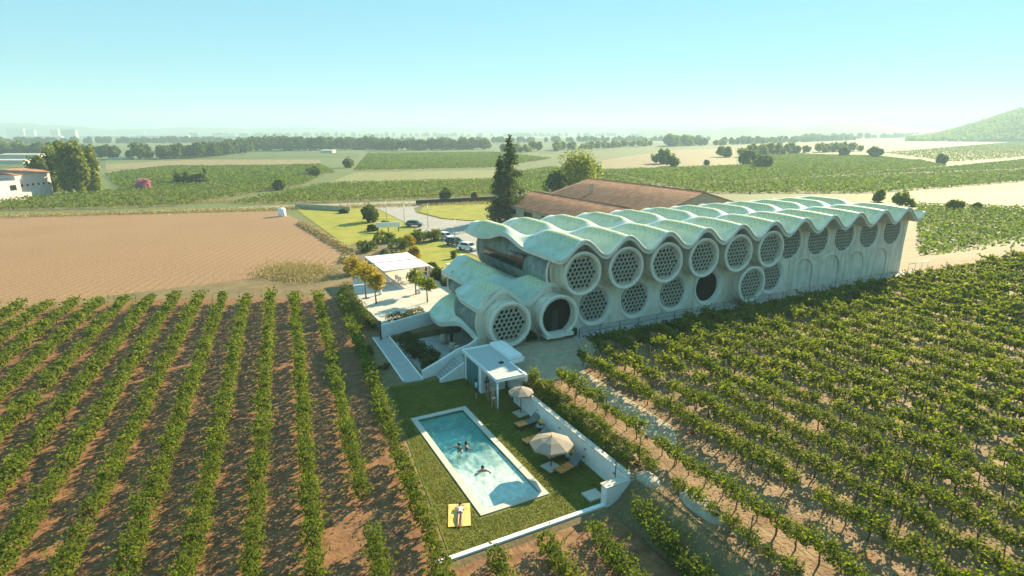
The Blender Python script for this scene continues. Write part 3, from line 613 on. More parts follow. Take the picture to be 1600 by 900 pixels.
df = n.nodes.new('ShaderNodeBsdfDiffuse'); df.inputs[0].default_value = (0.22, 0.58, 0.62, 1); m2 = n.nodes.new('ShaderNodeMixShader')
nzw = noise(n, 1.5, 6, sx=1.0, sy=0.8); bp = n.nodes.new('ShaderNodeBump'); bp.inputs['Distance'].default_value = 0.16; bp.inputs['Strength'].default_value = 1
n.links.new(nzw, bp.inputs['Height'])
for q in (gl_, fr_, df): n.links.new(bp.outputs[0], q.inputs['Normal'])
# churned white water round the swimmers at the shallow end
tcw = n.nodes.new('ShaderNodeTexCoord'); spw = n.nodes.new('ShaderNodeSeparateXYZ'); n.links.new(tcw.outputs['Object'], spw.inputs[0])
foam = mnode(n, 'MULTIPLY', ramp(n, mnode(n, 'ADD', mnode(n, 'MULTIPLY', spw.outputs[1], -0.16), mnode(n, 'MULTIPLY', noise(n, 0.9, 6), 1.1)), 0.35, 0.95), 0.95)
fm = n.nodes.new('ShaderNodeMixRGB'); fm.inputs[1].default_value = (0.20, 0.60, 0.56, 1); fm.inputs[2].default_value = (0.78, 0.90, 0.82, 1); n.links.new(foam, fm.inputs[0]); n.links.new(fm.outputs[0], df.inputs[0])
ripple = ramp(n, noise(n, 3.2, 5, sx=1.0, sy=0.7), 0.40, 0.62)
m2f = mnode(n, 'ADD', mnode(n, 'MULTIPLY', ripple, 0.16), mnode(n, 'MULTIPLY', foam, 0.6)); n.links.new(m2f, m2.inputs[0])
n.links.new(tr.outputs[0], m2.inputs[1]); n.links.new(df.outputs[0], m2.inputs[2])
n.links.new(fr_.outputs[0], mx.inputs[0]); n.links.new(m2.outputs[0], mx.inputs[1]); n.links.new(gl_.outputs[0], mx.inputs[2]); n.links.new(mx.outputs[0], out.inputs[0])
mb = MB(); mb.add([(x0, y0, -0.06), (x1, y0, -0.06), (x1, y1, -0.06), (x0, y1, -0.06)], [(0, 1, 2, 3)], mw); mb.build('water', pool)
# walls of the garden
wl = empty('garden_wall', (-19.15, -16.5, 0), label='white retaining wall along the lawn under the vines, with small wall lights', cat='wall')
mb = MB(); mb.box(-0.15, 0.15, -6.8, 7.6, -0.1, 1.55, M_white); bev(mb.build('wall', wl), 0.02)
mb = MB(); mb.box(-0.19, 0.19, -6.8, 7.6, 1.555, 1.63, M_paving); mb.build('coping', wl)
for k in range(5):
    for dz in (1.05, 0.45):
        y = -5.6 + 3.1 * k + (0.1 if dz < 1 else 0); mb = MB(); mb.box(-0.18, -0.152, y - 0.09, y + 0.09, dz - 0.06, dz + 0.06, M_grey); mb.build('wall_light', wl)
pr_ = empty('wall_pier', (-19.9, -23.2, 0), label='white block pier ending the retaining wall at the lawn corner', cat='wall')
mb = MB(); mb.box(-0.95, 1.2, -0.22, 0.28, -0.6, 1.25, M_white); bev(mb.build('block', pr_), 0.02)
mb = MB(); mb.box(-1.0, 1.25, -0.27, 0.33, 1.255, 1.33, M_paving); mb.build('coping', pr_)
mb = MB(); mb.box(-0.5, 0.5, -0.45, 0.45, 0, 0.12, M_paving); tag(mb.build('shower_tray', None, (-20.9, -22.2, 0.03)), 'square pale shower tray on the lawn corner', 'shower tray')
mb = MB(); mb.tube([(0, 0, 0), (0, 0, 1.9), (0, 0.12, 2.1), (-0.2, 0.4, 2.15), (-0.5, 0.7, 2.05)], 0.03, M_dark, 6); mb.lathe([(0.0, 2.04), (0.1, 2.0), (0.1, 1.97)], M_dark, (-0.5, 0.7, 0), 10)
tag(mb.build('outdoor_shower', None, (-19.6, -22.6, 0.9)), 'thin curved shower pipe at the corner of the retaining wall', 'shower')
mb = MB(); mb.box(-5.55, 5.2, -0.14, 0.14, -0.55, 0.12, M_whitep); tag(bev(mb.build('front_kerb_wall', None, (-25.6, -23.2, 0)), 0.015), 'low white edging wall along the near end of the lawn', 'wall')
# pool house
hut = empty('pool_house', (-19.2, -6.2, 0), label='small flat-roofed white pool house between the stairs and the pool', cat='pool house')
hp = [(-1.9, 3.6), (-2.0, -3.55), (0.45, -3.55), (0.5, -0.9), (2.0, -0.6), (2.3, 3.6)]
mb = MB(); mb.prism(hp, 2.38, 2.62, M_whitep); rf = mb.build('roof', hut); bev(rf, 0.02)
M_pebble = mat('roof_pebbles', (0.40, 0.44, 0.42), (0.52, 0.55, 0.53), 6, bump=0.03, bscale=20)
cx, cy = 0.1, 0.4; inner = [(cx + (x - cx) * 0.93, cy + (y - cy) * 0.95) for x, y in hp]
o = sheet('pebble_bed', inner, 2.626, M_pebble); o.parent = rf; o.pop('kind')
mb = MB()
for i in range(6):
    a, c = hp[i], hp[(i + 1) % 6]; mb.tube([(*a, 2.66), (*c, 2.66)], 0.06, M_whitep, 4, False)
mb.build('roof_edge', rf)
mb = MB(); mb.box(0.7, 1.9, -0.4, 3.4, 2.63, 2.95, M_whitep); mb.build('roof_box', rf)
mb = MB(); mb.box(-0.35, 0.0, -0.8, -0.5, 2.62, 2.72, M_dark); mb.build('roof_vent', rf)
mb = MB(); mb.box(-1.8, -1.6, 3.0, 3.5, 0, 2.38, M_whitep); mb.box(-1.8, -1.6, -0.2, 0.35, 0, 2.38, M_whitep); mb.box(-1.8, 2.0, 3.3, 3.5, 0, 2.38, M_white); mb.box(-1.6, 0.4, -0.2, 0.0, 0, 2.38, M_white); mb.box(0.75, 0.95, -3.2, 3.3, 0, 2.38, M_white); mb.build('wall', hut)
for k in range(3):
    mb = MB(); mb.box(-1.75, -1.68, 0.4 + 0.87 * k, 1.22 + 0.87 * k, 0.05, 2.3, M_tealdoor); mb.build('door_panel', hut)
mb = MB(); mb.tube([(-1.8, -3.3, 0), (-1.8, -3.3, 2.4)], 0.08, M_whitep, 10); mb.build('post', hut)
def parasol(loc, rad, hgt, rot, name, label, tilt=0, segs=8):
    p = empty('parasol', loc, rot, label, 'parasol')
    mb = MB(); apex = (0, 0, hgt); ring = [(rad * math.cos(2 * math.pi * j / segs), rad * math.sin(2 * math.pi * j / segs), hgt - rad * 0.36) for j in range(segs)]
    mid = [(x * 0.5, y * 0.5, hgt - rad * 0.15) for x, y, z in ring]
    mb.add([apex] + mid + ring, [(0, 1 + j, 1 + (j + 1) % segs) for j in range(segs)] + [(1 + j, 1 + segs + j, 1 + segs + (j + 1) % segs, 1 + (j + 1) % segs) for j in range(segs)], M_canvas)
    vs = [];
    for x, y, z in ring: vs += [(x, y, z), (x * 1.005, y * 1.005, z - 0.12)]
    mb.add(vs, [(2 * j, 2 * j + 1, (2 * j + 3) % (2 * segs), (2 * j + 2) % (2 * segs)) for j in range(segs)], M_canvas); mb.build('canopy', p)
    for x, y, z in ring:
        mb = MB(); mb.tube([(0, 0, hgt - 0.06), (x * .5, y * .5, hgt - rad * .15 - 0.03), (x, y, z - 0.03)], 0.015, M_dark, 5); mb.build('rib', p)
    mb = MB(); mb.tube([(0, 0, 0.05), (0, 0, hgt + 0.08)], 0.03, M_dark, 8); mb.build('pole', p)
    mb = MB(); mb.box(-0.5, 0.5, -0.5, 0.5, 0.0, 0.06, M_paving); mb.build('base', p); return p
parasol((-21.5, -18.4, 0.03), 1.42, 2.25, 0.2, 'parasol', 'large open beige parasol over the sun loungers')
parasol((-19.75, -11.0, 0.03), 1.0, 2.2, 0.1, 'parasol', 'smaller open beige parasol between the pool house and the white wall')
def lounger(x, y, rz, label, tw):
    p = empty('sun_lounger', (x, y, 0.03), rz, label, 'sun lounger', 'sun loungers by the parasol')
    mb = MB(); mb.box(-1.0, 0.35, -0.33, 0.33, 0.28, 0.34, M_sling); bev(mb.build('seat', p), 0.01)
    mb = MB(); mb.add([(0.35, -0.33, 0.30), (0.35, 0.33, 0.30), (0.98, 0.33, 0.82), (0.98, -0.33, 0.82), (0.38, -0.33, 0.25), (0.38, 0.33, 0.25), (1.01, 0.33, 0.77), (1.01, -0.33, 0.77)], [(3, 2, 1, 0), (4, 5, 6, 7), (0, 1, 5, 4), (1, 2, 6, 5), (2, 3, 7, 6), (3, 0, 4, 7)], M_sling); mb.build('backrest', p)
    mb = MB(); mb.box(-1.02, 1.0, -0.36, -0.33, 0.24, 0.30, M_wood); mb.box(-1.02, 1.0, 0.33, 0.36, 0.24, 0.30, M_wood); mb.build('frame', p)
    for lx in (-0.9, 0.8):
        for ly in (-0.33, 0.33): mb = MB(); mb.box(lx - 0.03, lx + 0.03, ly - 0.03, ly + 0.03, 0, 0.26, M_wood); mb.build('leg', p)
    if tw:
        mb = MB(); a, c = tw; k = 10; vs = []
        for i in range(k + 1):
            xx_ = a + (c - a) * i / k; zz_ = 0.365 + 0.02 * math.sin(i * 2.1) + max(0, xx_ - 0.35) * 0.82
            vs += [(xx_, -0.35, zz_ - 0.02), (xx_, 0.0, zz_ + 0.015 * math.cos(i * 3)), (xx_, 0.35, zz_ - 0.02)]
        mb.add(vs, [(3 * i + j, 3 * i + 3 + j, 3 * i + 4 + j, 3 * i + 1 + j) for i in range(k) for j in range(2)], M_orange, True)
        t_ = mb.build('towel', None, (x, y, 0.03), rz); tag(t_, 'orange towel spread on ' + tw_lab[(x, y)], 'towel', 'orange towels')
tw_lab = {(-20.2, -12.9): 'the sun lounger farthest from the camera', (-20.8, -15.2): 'the sun lounger half hidden by the parasol', (-20.4, -17.5): 'the sun lounger below the large parasol', (-20.7, -19.2): 'the sun lounger nearest the lawn corner'}
lounger(-20.2, -12.9, R(6), 'grey sun lounger with raised back, farthest from the lawn corner', (-0.98, -0.2))
lounger(-20.8, -15.2, R(4), 'sun lounger half hidden behind the large parasol', (-0.98, 0.4))
lounger(-20.4, -17.5, R(8), 'sun lounger wholly covered by an orange towel beneath the parasol', (-0.99, 0.9))
lounger(-20.7, -19.2, R(14), 'grey sun lounger with orange towel nearest the lawn corner', (-0.99, 0.2))
for k, (x, y, s_) in enumerate([(-19.75, -14.0, 'beside the farthest sun lounger'), (-20.0, -18.4, 'between the two nearest sun loungers')]):
    t_ = empty('side_table', (x, y, 0.03), 0, 'small round dark table ' + s_, 'table')
    mb = MB(); mb.lathe([(0, 0.45), (0.36, 0.45), (0.36, 0.41), (0, 0.41)], M_grey, n=20); mb.build('table_top', t_)
    mb = MB(); mb.tube([(0, 0, 0), (0, 0, 0.42)], 0.03, M_dark, 6); mb.lathe([(0.2, 0), (0.2, 0.03), (0, 0.04)], M_dark, n=14); mb.build('stand', t_)
    f_ = empty('flower_pot', (x, y, 0.485), 0, 'yellow flowers in a pot on the small table ' + s_, 'flowers')
    mb = MB(); mb.lathe([(0, 0), (0.06, 0), (0.09, 0.16), (0.0, 0.16)], M_dark, n=10); mb.build('pot', f_)
    C_ = rng.normal(size=(60, 3)) * [0.10, 0.10, 0.09] + [0, 0, 0.32]; link('blossoms', leaf_mesh('blossoms', C_, 0.12, M_yellow), f_)
# towel on the grass
def cloth(name, w_, l_, loc, rz, m, label):
    mb = MB(); k = 8; vs = [(w_ * (i / 4 - .5), l_ * (j / k - .5), 0.025 + 0.015 * math.sin(i * 2 + j * 1.7)) for j in range(k + 1) for i in range(5)]
    mb.add(vs, [(j * 5 + i, j * 5 + i + 1, j * 5 + i + 6, j * 5 + i + 5) for j in range(k) for i in range(4)], m, True); o = mb.build(name, None, loc, rz); return tag(o, label, 'towel')
cloth('beach_towel', 1.25, 2.0, (-28.65, -20.2, 0.05), R(-22), M_towel, 'yellow striped beach towel lying on the grass by the pool corner')
# ------------------------------------------------------------------ people
def person(label, J, loc, rz, cols, hair=None, scale=1.0, hairlen=0.1, hair_tilt=(0, 0.02, 0.04)):
    """J: joint name -> point; the body grows as one skin over the skeleton."""
    names = list(J); I = {k: i for i, k in enumerate(names)}
    E = [('pelvis', 'waist'), ('waist', 'chest'), ('chest', 'neck'), ('neck', 'head'), ('head', 'crown')]
    for s in 'LR':
        E += [('chest', 'sh' + s), ('sh' + s, 'el' + s), ('el' + s, 'wr' + s), ('wr' + s, 'ha' + s), ('pelvis', 'hip' + s), ('hip' + s, 'kn' + s), ('kn' + s, 'an' + s), ('an' + s, 'to' + s)]
    E = [e for e in E if e[0] in I and e[1] in I]
    RAD = dict(pelvis=.135, waist=.115, chest=.14, neck=.058, head=.092, crown=.07, sh=.062, el=.043, wr=.032, ha=.036, hip=.095, kn=.062, an=.042, to=.038)
    me = bpy.data.meshes.new('body'); me.from_pydata([J[k] for k in names], [(I[a], I[b_]) for a, b_ in E], [])
    o = bpy.data.objects.new('person', me); COL.objects.link(o)
    md = o.modifiers.new('skin', 'SKIN'); sv = me.skin_vertices[0].data if me.skin_vertices else None
    if sv is None:
        bm = bmesh.new(); bm.from_mesh(me); bm.verts.layers.skin.verify(); bm.to_mesh(me); bm.free(); sv = me.skin_vertices[0].data
    for k in names:
        r = RAD[k if k in RAD else k[:-1]]; sv[I[k]].radius = (r, r * (0.8 if k in ('pelvis', 'waist', 'chest') else 1)); sv[I[k]].use_root = (k == 'pelvis')
    o.modifiers.new('sub', 'SUBSURF').levels = 2; o.modifiers['sub'].render_levels = 2
    dg = bpy.context.evaluated_depsgraph_get(); dg.update(); m2 = bpy.data.meshes.new_from_object(o.evaluated_get(dg)); o.modifiers.clear(); o.data = m2; bpy.data.meshes.remove(me)
    ms = [M_skin] + [c for c in dict.fromkeys(cols.values())]; m2.materials.clear()
    for m in ms: m2.materials.append(m)
    segs = [(np.array(J[a]), np.array(J[b_]), a + '-' + b_) for a, b_ in E]
    for pl in m2.polygons:
        c = np.array(pl.center); best = None
        for a, b_, nm in segs:
            t = np.clip((c - a) @ (b_ - a) / max((b_ - a) @ (b_ - a), 1e-9), 0, 1); d = np.linalg.norm(c - a - t * (b_ - a))
            if best is None or d < best[0]: best = (d, nm, t)
        pl.use_smooth = True; mi = 0
        for key, m in cols.items():
            k, lim = key.split(':') if ':' in key else (key, '1')
            if best[1].replace('L', '').replace('R', '') == k and best[2] <= float(lim): mi = ms.index(m)
        pl.material_index = mi
    o.location = loc; o.rotation_euler = (0, 0, rz); o.scale = (scale,) * 3; tag(o, label, 'person')
    if hair:
        h = np.array(J['head']); cr = np.array(J['crown']); mb = MB(); bm = bmesh.new(); bmesh.ops.create_uvsphere(bm, u_segments=12, v_segments=8, radius=0.115)
        up = Vector(cr - h).normalized(); q = Vector((0, 0, 1)).rotation_difference(up)
        for v in bm.verts:
            p = v.co.copy()
            if p.z < -0.02 and p.y > 0: p.z -= hairlen * (0.6 if p.y < 0.05 else 1.0)
            if p.y < -0.03 and p.z < 0.04: p *= 0.72
            v.co = q @ p
        hm = bpy.data.meshes.new('hair'); bm.to_mesh(hm); bm.free(); hm.materials.append(hair)
        for pl in hm.polygons: pl.use_smooth = True
        ho = link('hair', hm, o); ho.location = Vector(h) + up * 0.045
    return o
def stand(armL=None, armR=None, stride=0.0):
    J = dict(pelvis=(0, 0, .95), waist=(0, -.01, 1.1), chest=(0, 0, 1.33), neck=(0, .01, 1.5), head=(0, -.02, 1.6), crown=(0, -.01, 1.70))
    for s, k in (('L', 1), ('R', -1)):
        J.update({'sh' + s: (k * .18, 0, 1.42), 'el' + s: (k * .24, .04, 1.13), 'wr' + s: (k * .23, -.06, .90), 'ha' + s: (k * .22, -.09, .82),
                  'hip' + s: (k * .095, 0, .88), 'kn' + s: (k * .10, -.02 - k * stride, .48), 'an' + s: (k * .105, .03 - k * stride * 1.6, .07), 'to' + s: (k * .115, -.13 - k * stride * 1.6, .035)})
    if armL: J.update(armL)
    if armR: J.update(armR)
    return J
fore = {'elR': (-.25, -.02, 1.14), 'wrR': (-.16, -.24, 1.16), 'haR': (-.10, -.31, 1.18)}
SHIRT = {'chest-sh': 1, 'sh-el:0.6': 1, 'chest-neck:0.7': 1, 'waist-chest': 1, 'pelvis-waist:1': 1}
def wear(top, bot, knee=0.9):
    d = {}
    if top: d.update({'chest-sh': top, 'sh-el:0.6': top, 'chest-neck:0.6': top, 'waist-chest': top, 'pelvis-waist': top})
    if bot: d.update({'pelvis-hip': bot, 'hip-kn:%s' % knee: bot}); d.setdefault('pelvis-waist:0.5', bot)
    return d
GZ = 0.03
person('person in a light blue shirt and dark shorts standing outside the pool house', stand(armR=fore), (-21.75, -7.05, GZ), R(75), wear(M_blue, M_navy, 0.8), M_hair)
person('person in a dark dress standing in the shade of the pool house porch', stand(), (-20.75, -6.95, GZ), R(20), wear(M_tealc, M_tealc, 0.6), M_hair, 0.97, 0.2)
person('bare-chested person in grey shorts standing under the pool house roof', stand(armL={'elL': (.24, -.03, 1.16), 'wrL': (.14, -.22, 1.22), 'haL': (.08, -.28, 1.25)}), (-21.0, -7.75, GZ), R(60), wear(None, M_greyc, 0.9), M_hair, 1.03)
person('fair-haired person in white swimwear stepping past the pool house post', stand(armL={'elL': (.30, -.05, 1.2), 'wrL': (.2, -.15, 1.45), 'haL': (.12, -.16, 1.52)}, stride=0.08), (-21.2, -9.2, GZ), R(10), wear(None, M_wcloth, 0.12), M_blond, 0.97, 0.3)
def swim(a): 
    J = stand(armL={'shL': (.18, 0, 1.42), 'elL': (.38, -.12, 1.36), 'wrL': (.50, -.32, 1.38), 'haL': (.54, -.40, 1.39)}, armR={'elR': (-.38, -.12, 1.36), 'wrR': (-.50, -.34, 1.38), 'haR': (-.52, -.42, 1.39)})
    return J
person('dark-haired swimmer in the pool, left one of the pair', swim(0), (-25.85, -13.3, -1.42), R(-60), {}, M_hair, 1, .08)
person('dark-haired swimmer in the pool, right one of the pair', swim(0), (-25.35, -13.4, -1.40), R(80), {}, M_hair, 1, .1)
person('lone swimmer with spread arms in the white water', swim(0), (-25.55, -16.6, -1.40), R(-20), {}, M_hair, 0.98, .12)
lay = dict(pelvis=(0, 0, .13), waist=(0, .16, .13), chest=(0, .38, .15), neck=(0, .55, .17), head=(0, .66, .21), crown=(0, .74, .28))
for s, k in (('L', 1), ('R', -1)):
    lay.update({'sh' + s: (k * .18, .46, .14), 'el' + s: (k * .33, .55, .09), 'wr' + s: (k * .18, .74, .08), 'ha' + s: (k * .10, .80, .08), 'hip' + s: (k * .1, -.07, .12), 'kn' + s: (k * .10, -.48, .10), 'an' + s: (k * .10, -.88, .08), 'to' + s: (k * .11, -1.02, .06)})
person('person in white top sunbathing face down on the yellow towel', lay, (-28.62, -20.25, 0.07), R(-24), wear(M_wcloth, M_navy, 0.12), M_hair, 0.98, .05)
#PART4
# ------------------------------------------------------------------ vines
def vine_variant(N, size, hc, hw, hh, L, spike, seed):
    r = np.random.default_rng(seed); t = r.uniform(-.5, .5, N) * L * 1.1; a = r.uniform(0, 2 * np.pi, N); rad = r.uniform(.55, 1.0, N) ** .5
    lump = 0.8 + 0.3 * np.sin(t * 5 + seed) + 0.15 * np.sin(t * 11 + seed * 2)
    C = np.column_stack([hw * lump * rad * np.cos(a), t, hc + hh * lump * rad * np.sin(a)])
    out = np.column_stack([np.cos(a), np.zeros(N), np.sin(a)])
    nsh = int(N * spike / 6)                                          # loose shoots
    if nsh:
        S = []
        for k in range(nsh):
            p = np.array([r.normal(0, hw * .6), r.uniform(-.5, .5) * L, hc + hh * r.uniform(.1, .9)]); d = np.array([r.normal(0, .8), r.normal(0, .6), r.uniform(-.25, .9)]); d /= np.linalg.norm(d); l = r.uniform(.3, .75)
            S += [p + d * l * q + r.normal(0, .03, 3) for q in np.linspace(.1, 1, 6)]
        S = np.array(S); C = np.concatenate([C, S]); out = np.concatenate([out, np.zeros((len(S), 3))])
    M = len(C); s = size * r.uniform(.7, 1.3, M); nr = r.normal(size=(M, 3)); nr[:, 2] = abs(nr[:, 2]) + .25; nr += out * .9; nr /= np.linalg.norm(nr, axis=1)[:, None]
    tt = np.cross(nr, r.normal(size=(M, 3))); tt /= np.linalg.norm(tt, axis=1)[:, None]; b_ = np.cross(nr, tt); A = s[:, None] * tt * .5; Bv = s[:, None] * b_ * .42
    return np.stack([C - A, C + Bv, C + A, C - Bv], 1).reshape(-1, 3)
LV = 1.25
VARL = [[vine_variant(n_, s_, .86, .50, .50, LV, .4, 10 * l + k) for k in range(6)] for l, (n_, s_) in enumerate([(430, .135), (230, .18), (130, .25)])]
VARR = [[vine_variant(n_, s_, .95, .40, .40, LV, .8, 100 + 10 * l + k) for k in range(6)] for l, (n_, s_) in enumerate([(400, .13), (220, .18), (120, .26)])]
VME = {('L', k): quad_mesh('vine_foliage', VARL[0][k], L_vineL) for k in range(6)}; VME.update({('R', k): quad_mesh('vine_foliage', VARR[0][k], L_vineR) for k in range(6)})
def trunk_mesh(h):
    mb = MB(); mb.tube([(0, 0, -.05), (.05, .06, h * .5), (-.02, .02, h)], [.05, .04, .03], M_bark, 5); mb.tube([(-.02, .02, h), (0, .35, h + .12)], [.03, .015], M_bark, 4); mb.tube([(-.02, .02, h), (0, -.35, h + .1)], [.03, .015], M_bark, 4); return mb
TRK = trunk_mesh(.75); TRKV = np.array(TRK.v); TRM = TRK.mesh('vine_trunk')
def visible(P, m=5.0):
    d = P - CAM[None, :]; x = d @ RT; z = d @ FW; y = d @ UPV
    return (z > 1) & (np.abs(x) < z * 800 / FPX + m) & (y > -z * 450 / FPX - m)
rows = []                                                              # side, name key, list of (x, y, z, angle, scale)
ra = math.atan2(-RD[0], RD[1])
gl_rng = np.random.default_rng(3)
for k in range(-4, 15):
    pp = -28.45 - 2.83 * k; t = np.arange(-60, 60, LV * .92); P = np.column_stack([RN[0] * pp + RD[0] * t, RN[1] * pp + RD[1] * t])
    lim = np.where(P[:, 0] > -47, 28 - (P[:, 0] + 25.7) * .47, 38 - (P[:, 0] + 47) * .25); keep = P[:, 1] < lim - .5
    if k < 0: keep &= P[:, 1] < -24.8
    if k == 1: keep &= ~((P[:, 1] > -20.5) & (P[:, 1] < -16.5))
    P = P[keep]; P3 = np.column_stack([P, terrain(P[:, 0], P[:, 1])]); P3 = P3[visible(P3)]
    if len(P3): rows.append(('L', k, P3, ra))
xr = [-17.7, -15.8] + [-12.0 + 2.6 * i for i in range(34)]
for k, x in enumerate(xr):
    t = np.arange(-58, -3.6, LV * .95); P = np.column_stack([np.full(len(t), x), t])
    if x < -13: P = P[(P[:, 1] < -8.6)]
    if x < -17: P = P[(P[:, 1] > -24) | (P[:, 1] < -25)]
    elif x < 3: P = P[P[:, 1] < -5.2 - max(0, -6 - x) * .45]
    P3 = np.column_stack([P, np.full(len(P), PLAT)]); P3 = P3[terrain(P3[:, 0], P3[:, 1]) > 1.0]; P3 = P3[visible(P3)]
    if len(P3): rows.append(('R', k, P3, 0.0))
alld = {s: np.sort(np.concatenate([np.linalg.norm(r[2] - CAM, axis=1) for r in rows if r[0] == s])) for s in 'LR'}
lim = {s: alld[s][min(149, len(alld[s]) - 1)] for s in 'LR'}
for side, k, P3, ang in rows:
    if side == 'L':
        lab = ('%s vine row counting left from the pool lawn' % ordinal(k + 1)) if k >= 0 else ('%s short vine row below the lawn\'s white edging, counting from the pool towel side' % ordinal(-k))
        grp = 'vine rows in red soil left of the pool'; LM, VAR = L_vineL, VARL
    else:
        lab = ['leafy vine row directly behind the white garden wall', 'vine row between the garden wall row and the gravel path'][k] if k < 2 else '%s vine row counting right from the gravel path' % ordinal(k - 1)
        grp = 'vine rows in the stony field right of the pool'; LM, VAR = L_vineR, VARR
    c = P3.mean(0); root = empty('vine_row', (float(c[0]), float(c[1]), float(P3[:, 2].min())), 0, lab, 'vine row', grp)
    rl = np.array(root.location); ca, sa = math.cos(ang), math.sin(ang); acc = []; tv = []; tf = []
    for p in P3:
        gap = gl_rng.random() < (.015 if side == 'L' else .05)
        if gap: continue
        d = np.linalg.norm(p - CAM); sc_ = gl_rng.uniform(.82, 1.15) * (1 if side == 'L' else gl_rng.uniform(.85, 1.12)); fl = gl_rng.random() < .5; v_ = int(gl_rng.integers(6)); jx = gl_rng.normal(0, .07)
        if side == 'R' and k < 2: sc_ *= (.72, .9)[k]
        q = p - rl + np.array([jx * ca, jx * sa, 0]); a2 = ang + (math.pi if fl else 0)
        if d <= lim[side]:
            o = link('vine', VME[(side, v_)], root, tuple(map(float, q)), a2); o.scale = (sc_,) * 3
            link('trunk', TRM, o)
        else:
            l = 0 if d < 48 else (1 if d < 75 else 2); V = VAR[l][v_] * sc_; c2, s2 = math.cos(a2), math.sin(a2)
            acc.append(np.column_stack([V[:, 0] * c2 - V[:, 1] * s2, V[:, 0] * s2 + V[:, 1] * c2, V[:, 2]]) + q)
            if d < 85: tf += [tuple(len(tv) * len(TRKV) + i for i in f) for f in TRK.f]; tv.append(TRKV * [sc_, sc_, 1] + q)
    if acc: tag(link('foliage', quad_mesh('foliage', np.concatenate(acc), LM), root), kind='stuff')
    if tv:
        me = bpy.data.meshes.new('trunks'); me.from_pydata(np.concatenate(tv).tolist(), [], tf); me.materials.append(M_bark); tag(link('trunks', me, root), kind='stuff')
    if side == 'R':
        for i in range(2, len(P3), 6):
            if np.linalg.norm(P3[i] - CAM) < 60: mb = MB(); q = P3[i] - rl; mb.tube([(q[0] + .05, q[1], q[2]), (q[0] + .05, q[1], q[2] + 1.75)], .035, M_wood, 5); mb.build('post', root)
# ------------------------------------------------------------------ trees and shrubs
def crown_pts(center, rad, nclump, per, r, hollow=.5, clump=.33):
    cs = r.normal(size=(nclump, 3)); cs /= np.linalg.norm(cs, axis=1)[:, None]; cs *= (r.uniform(hollow, 1, nclump) ** .6)[:, None]
    lobes = r.normal(size=(5, 3)); lobes /= np.linalg.norm(lobes, axis=1)[:, None]; g_ = (np.clip(cs @ lobes.T, 0, 1) ** 3).max(1); cs *= (.72 + .42 * g_)[:, None]
    cs[:, :2] *= (1 + .25 * np.clip(-cs[:, 2], 0, 1))[:, None]
    rad = np.array(rad); P = []; O = []
    for c in cs:
        d = r.normal(size=(per, 3)); d /= np.linalg.norm(d, axis=1)[:, None]; d *= (r.uniform(.3, 1, per) ** .5)[:, None]
        P.append(center + rad * c * (1 - clump * .6) + d * clump * rad.min() * r.uniform(.7, 1.3)); O.append(d * .6 + c * .5)
    return np.concatenate(P), np.concatenate(O)
def tree(name, xy, h, cr, leafm, label, cat='tree', group=None, trunk=.3, z0=0.0, squash=1.0, seed=0, nclump=38, per=45, bare=.25, leaf=None, clump=.33, tall=1.0):
    r = np.random.default_rng(seed + int(abs(xy[0] * 7 + xy[1] * 13)) % 9999); d = math.dist(xy, CAM[:2]); leaf = leaf or max(.12, d * .0042)
    root = empty(name, (*xy, z0), 0, label, cat, group); ch = h * (1 - bare) * (1.12 if bare < .1 else 1); cc = np.array([0, 0, h - ch / 2])
    P, O = crown_pts(cc, (cr, cr * squash, ch / 2 * tall), nclump, per, r, clump=clump)
    keep = P[:, 2] > .05; link('crown', leaf_mesh('crown', P[keep], leaf, leafm, outward=O[keep]), root)
    mb = MB(); mb.tube([(0, 0, -.1), (r.normal(0, .05), r.normal(0, .05), h * .35), (0, 0, h * .8)], [trunk * .5, trunk * .36, trunk * .12], M_bark, 7)
    for i in range(4):
        a = r.uniform(0, 6.28); z = h * r.uniform(bare * .8 + .05, .55); mb.tube([(0, 0, z), (cr * .35 * math.cos(a), cr * .35 * math.sin(a), z + h * .1), (cr * .7 * math.cos(a), cr * .7 * math.sin(a), z + h * .22)], [trunk * .2, trunk * .13, trunk * .05], M_bark, 5)
    mb.build('trunk', root); return root
def hgt_px(px, py, ptop, z=0.0):
    x, y = gp(px, py, z); lo, hi = 0, 120
    for _ in range(40):
        m = (lo + hi) / 2; v = np.array([x, y, z + m]) - CAM; yy = 450 - FPX * (v @ UPV) / (v @ FW)
        if yy > ptop: lo = m
        else: hi = m
    return lo
def ptree(name, px, py, ptop, wpx, leafm, label, **k):
    xy = gp(px, py, k.get('z0', 0.0)); d = (np.array([*xy, 0]) - CAM) @ FW
    return tree(name, xy, hgt_px(px, py, ptop, k.get('z0', 0.0)), wpx * .5 * d / FPX, leafm, label, **k)
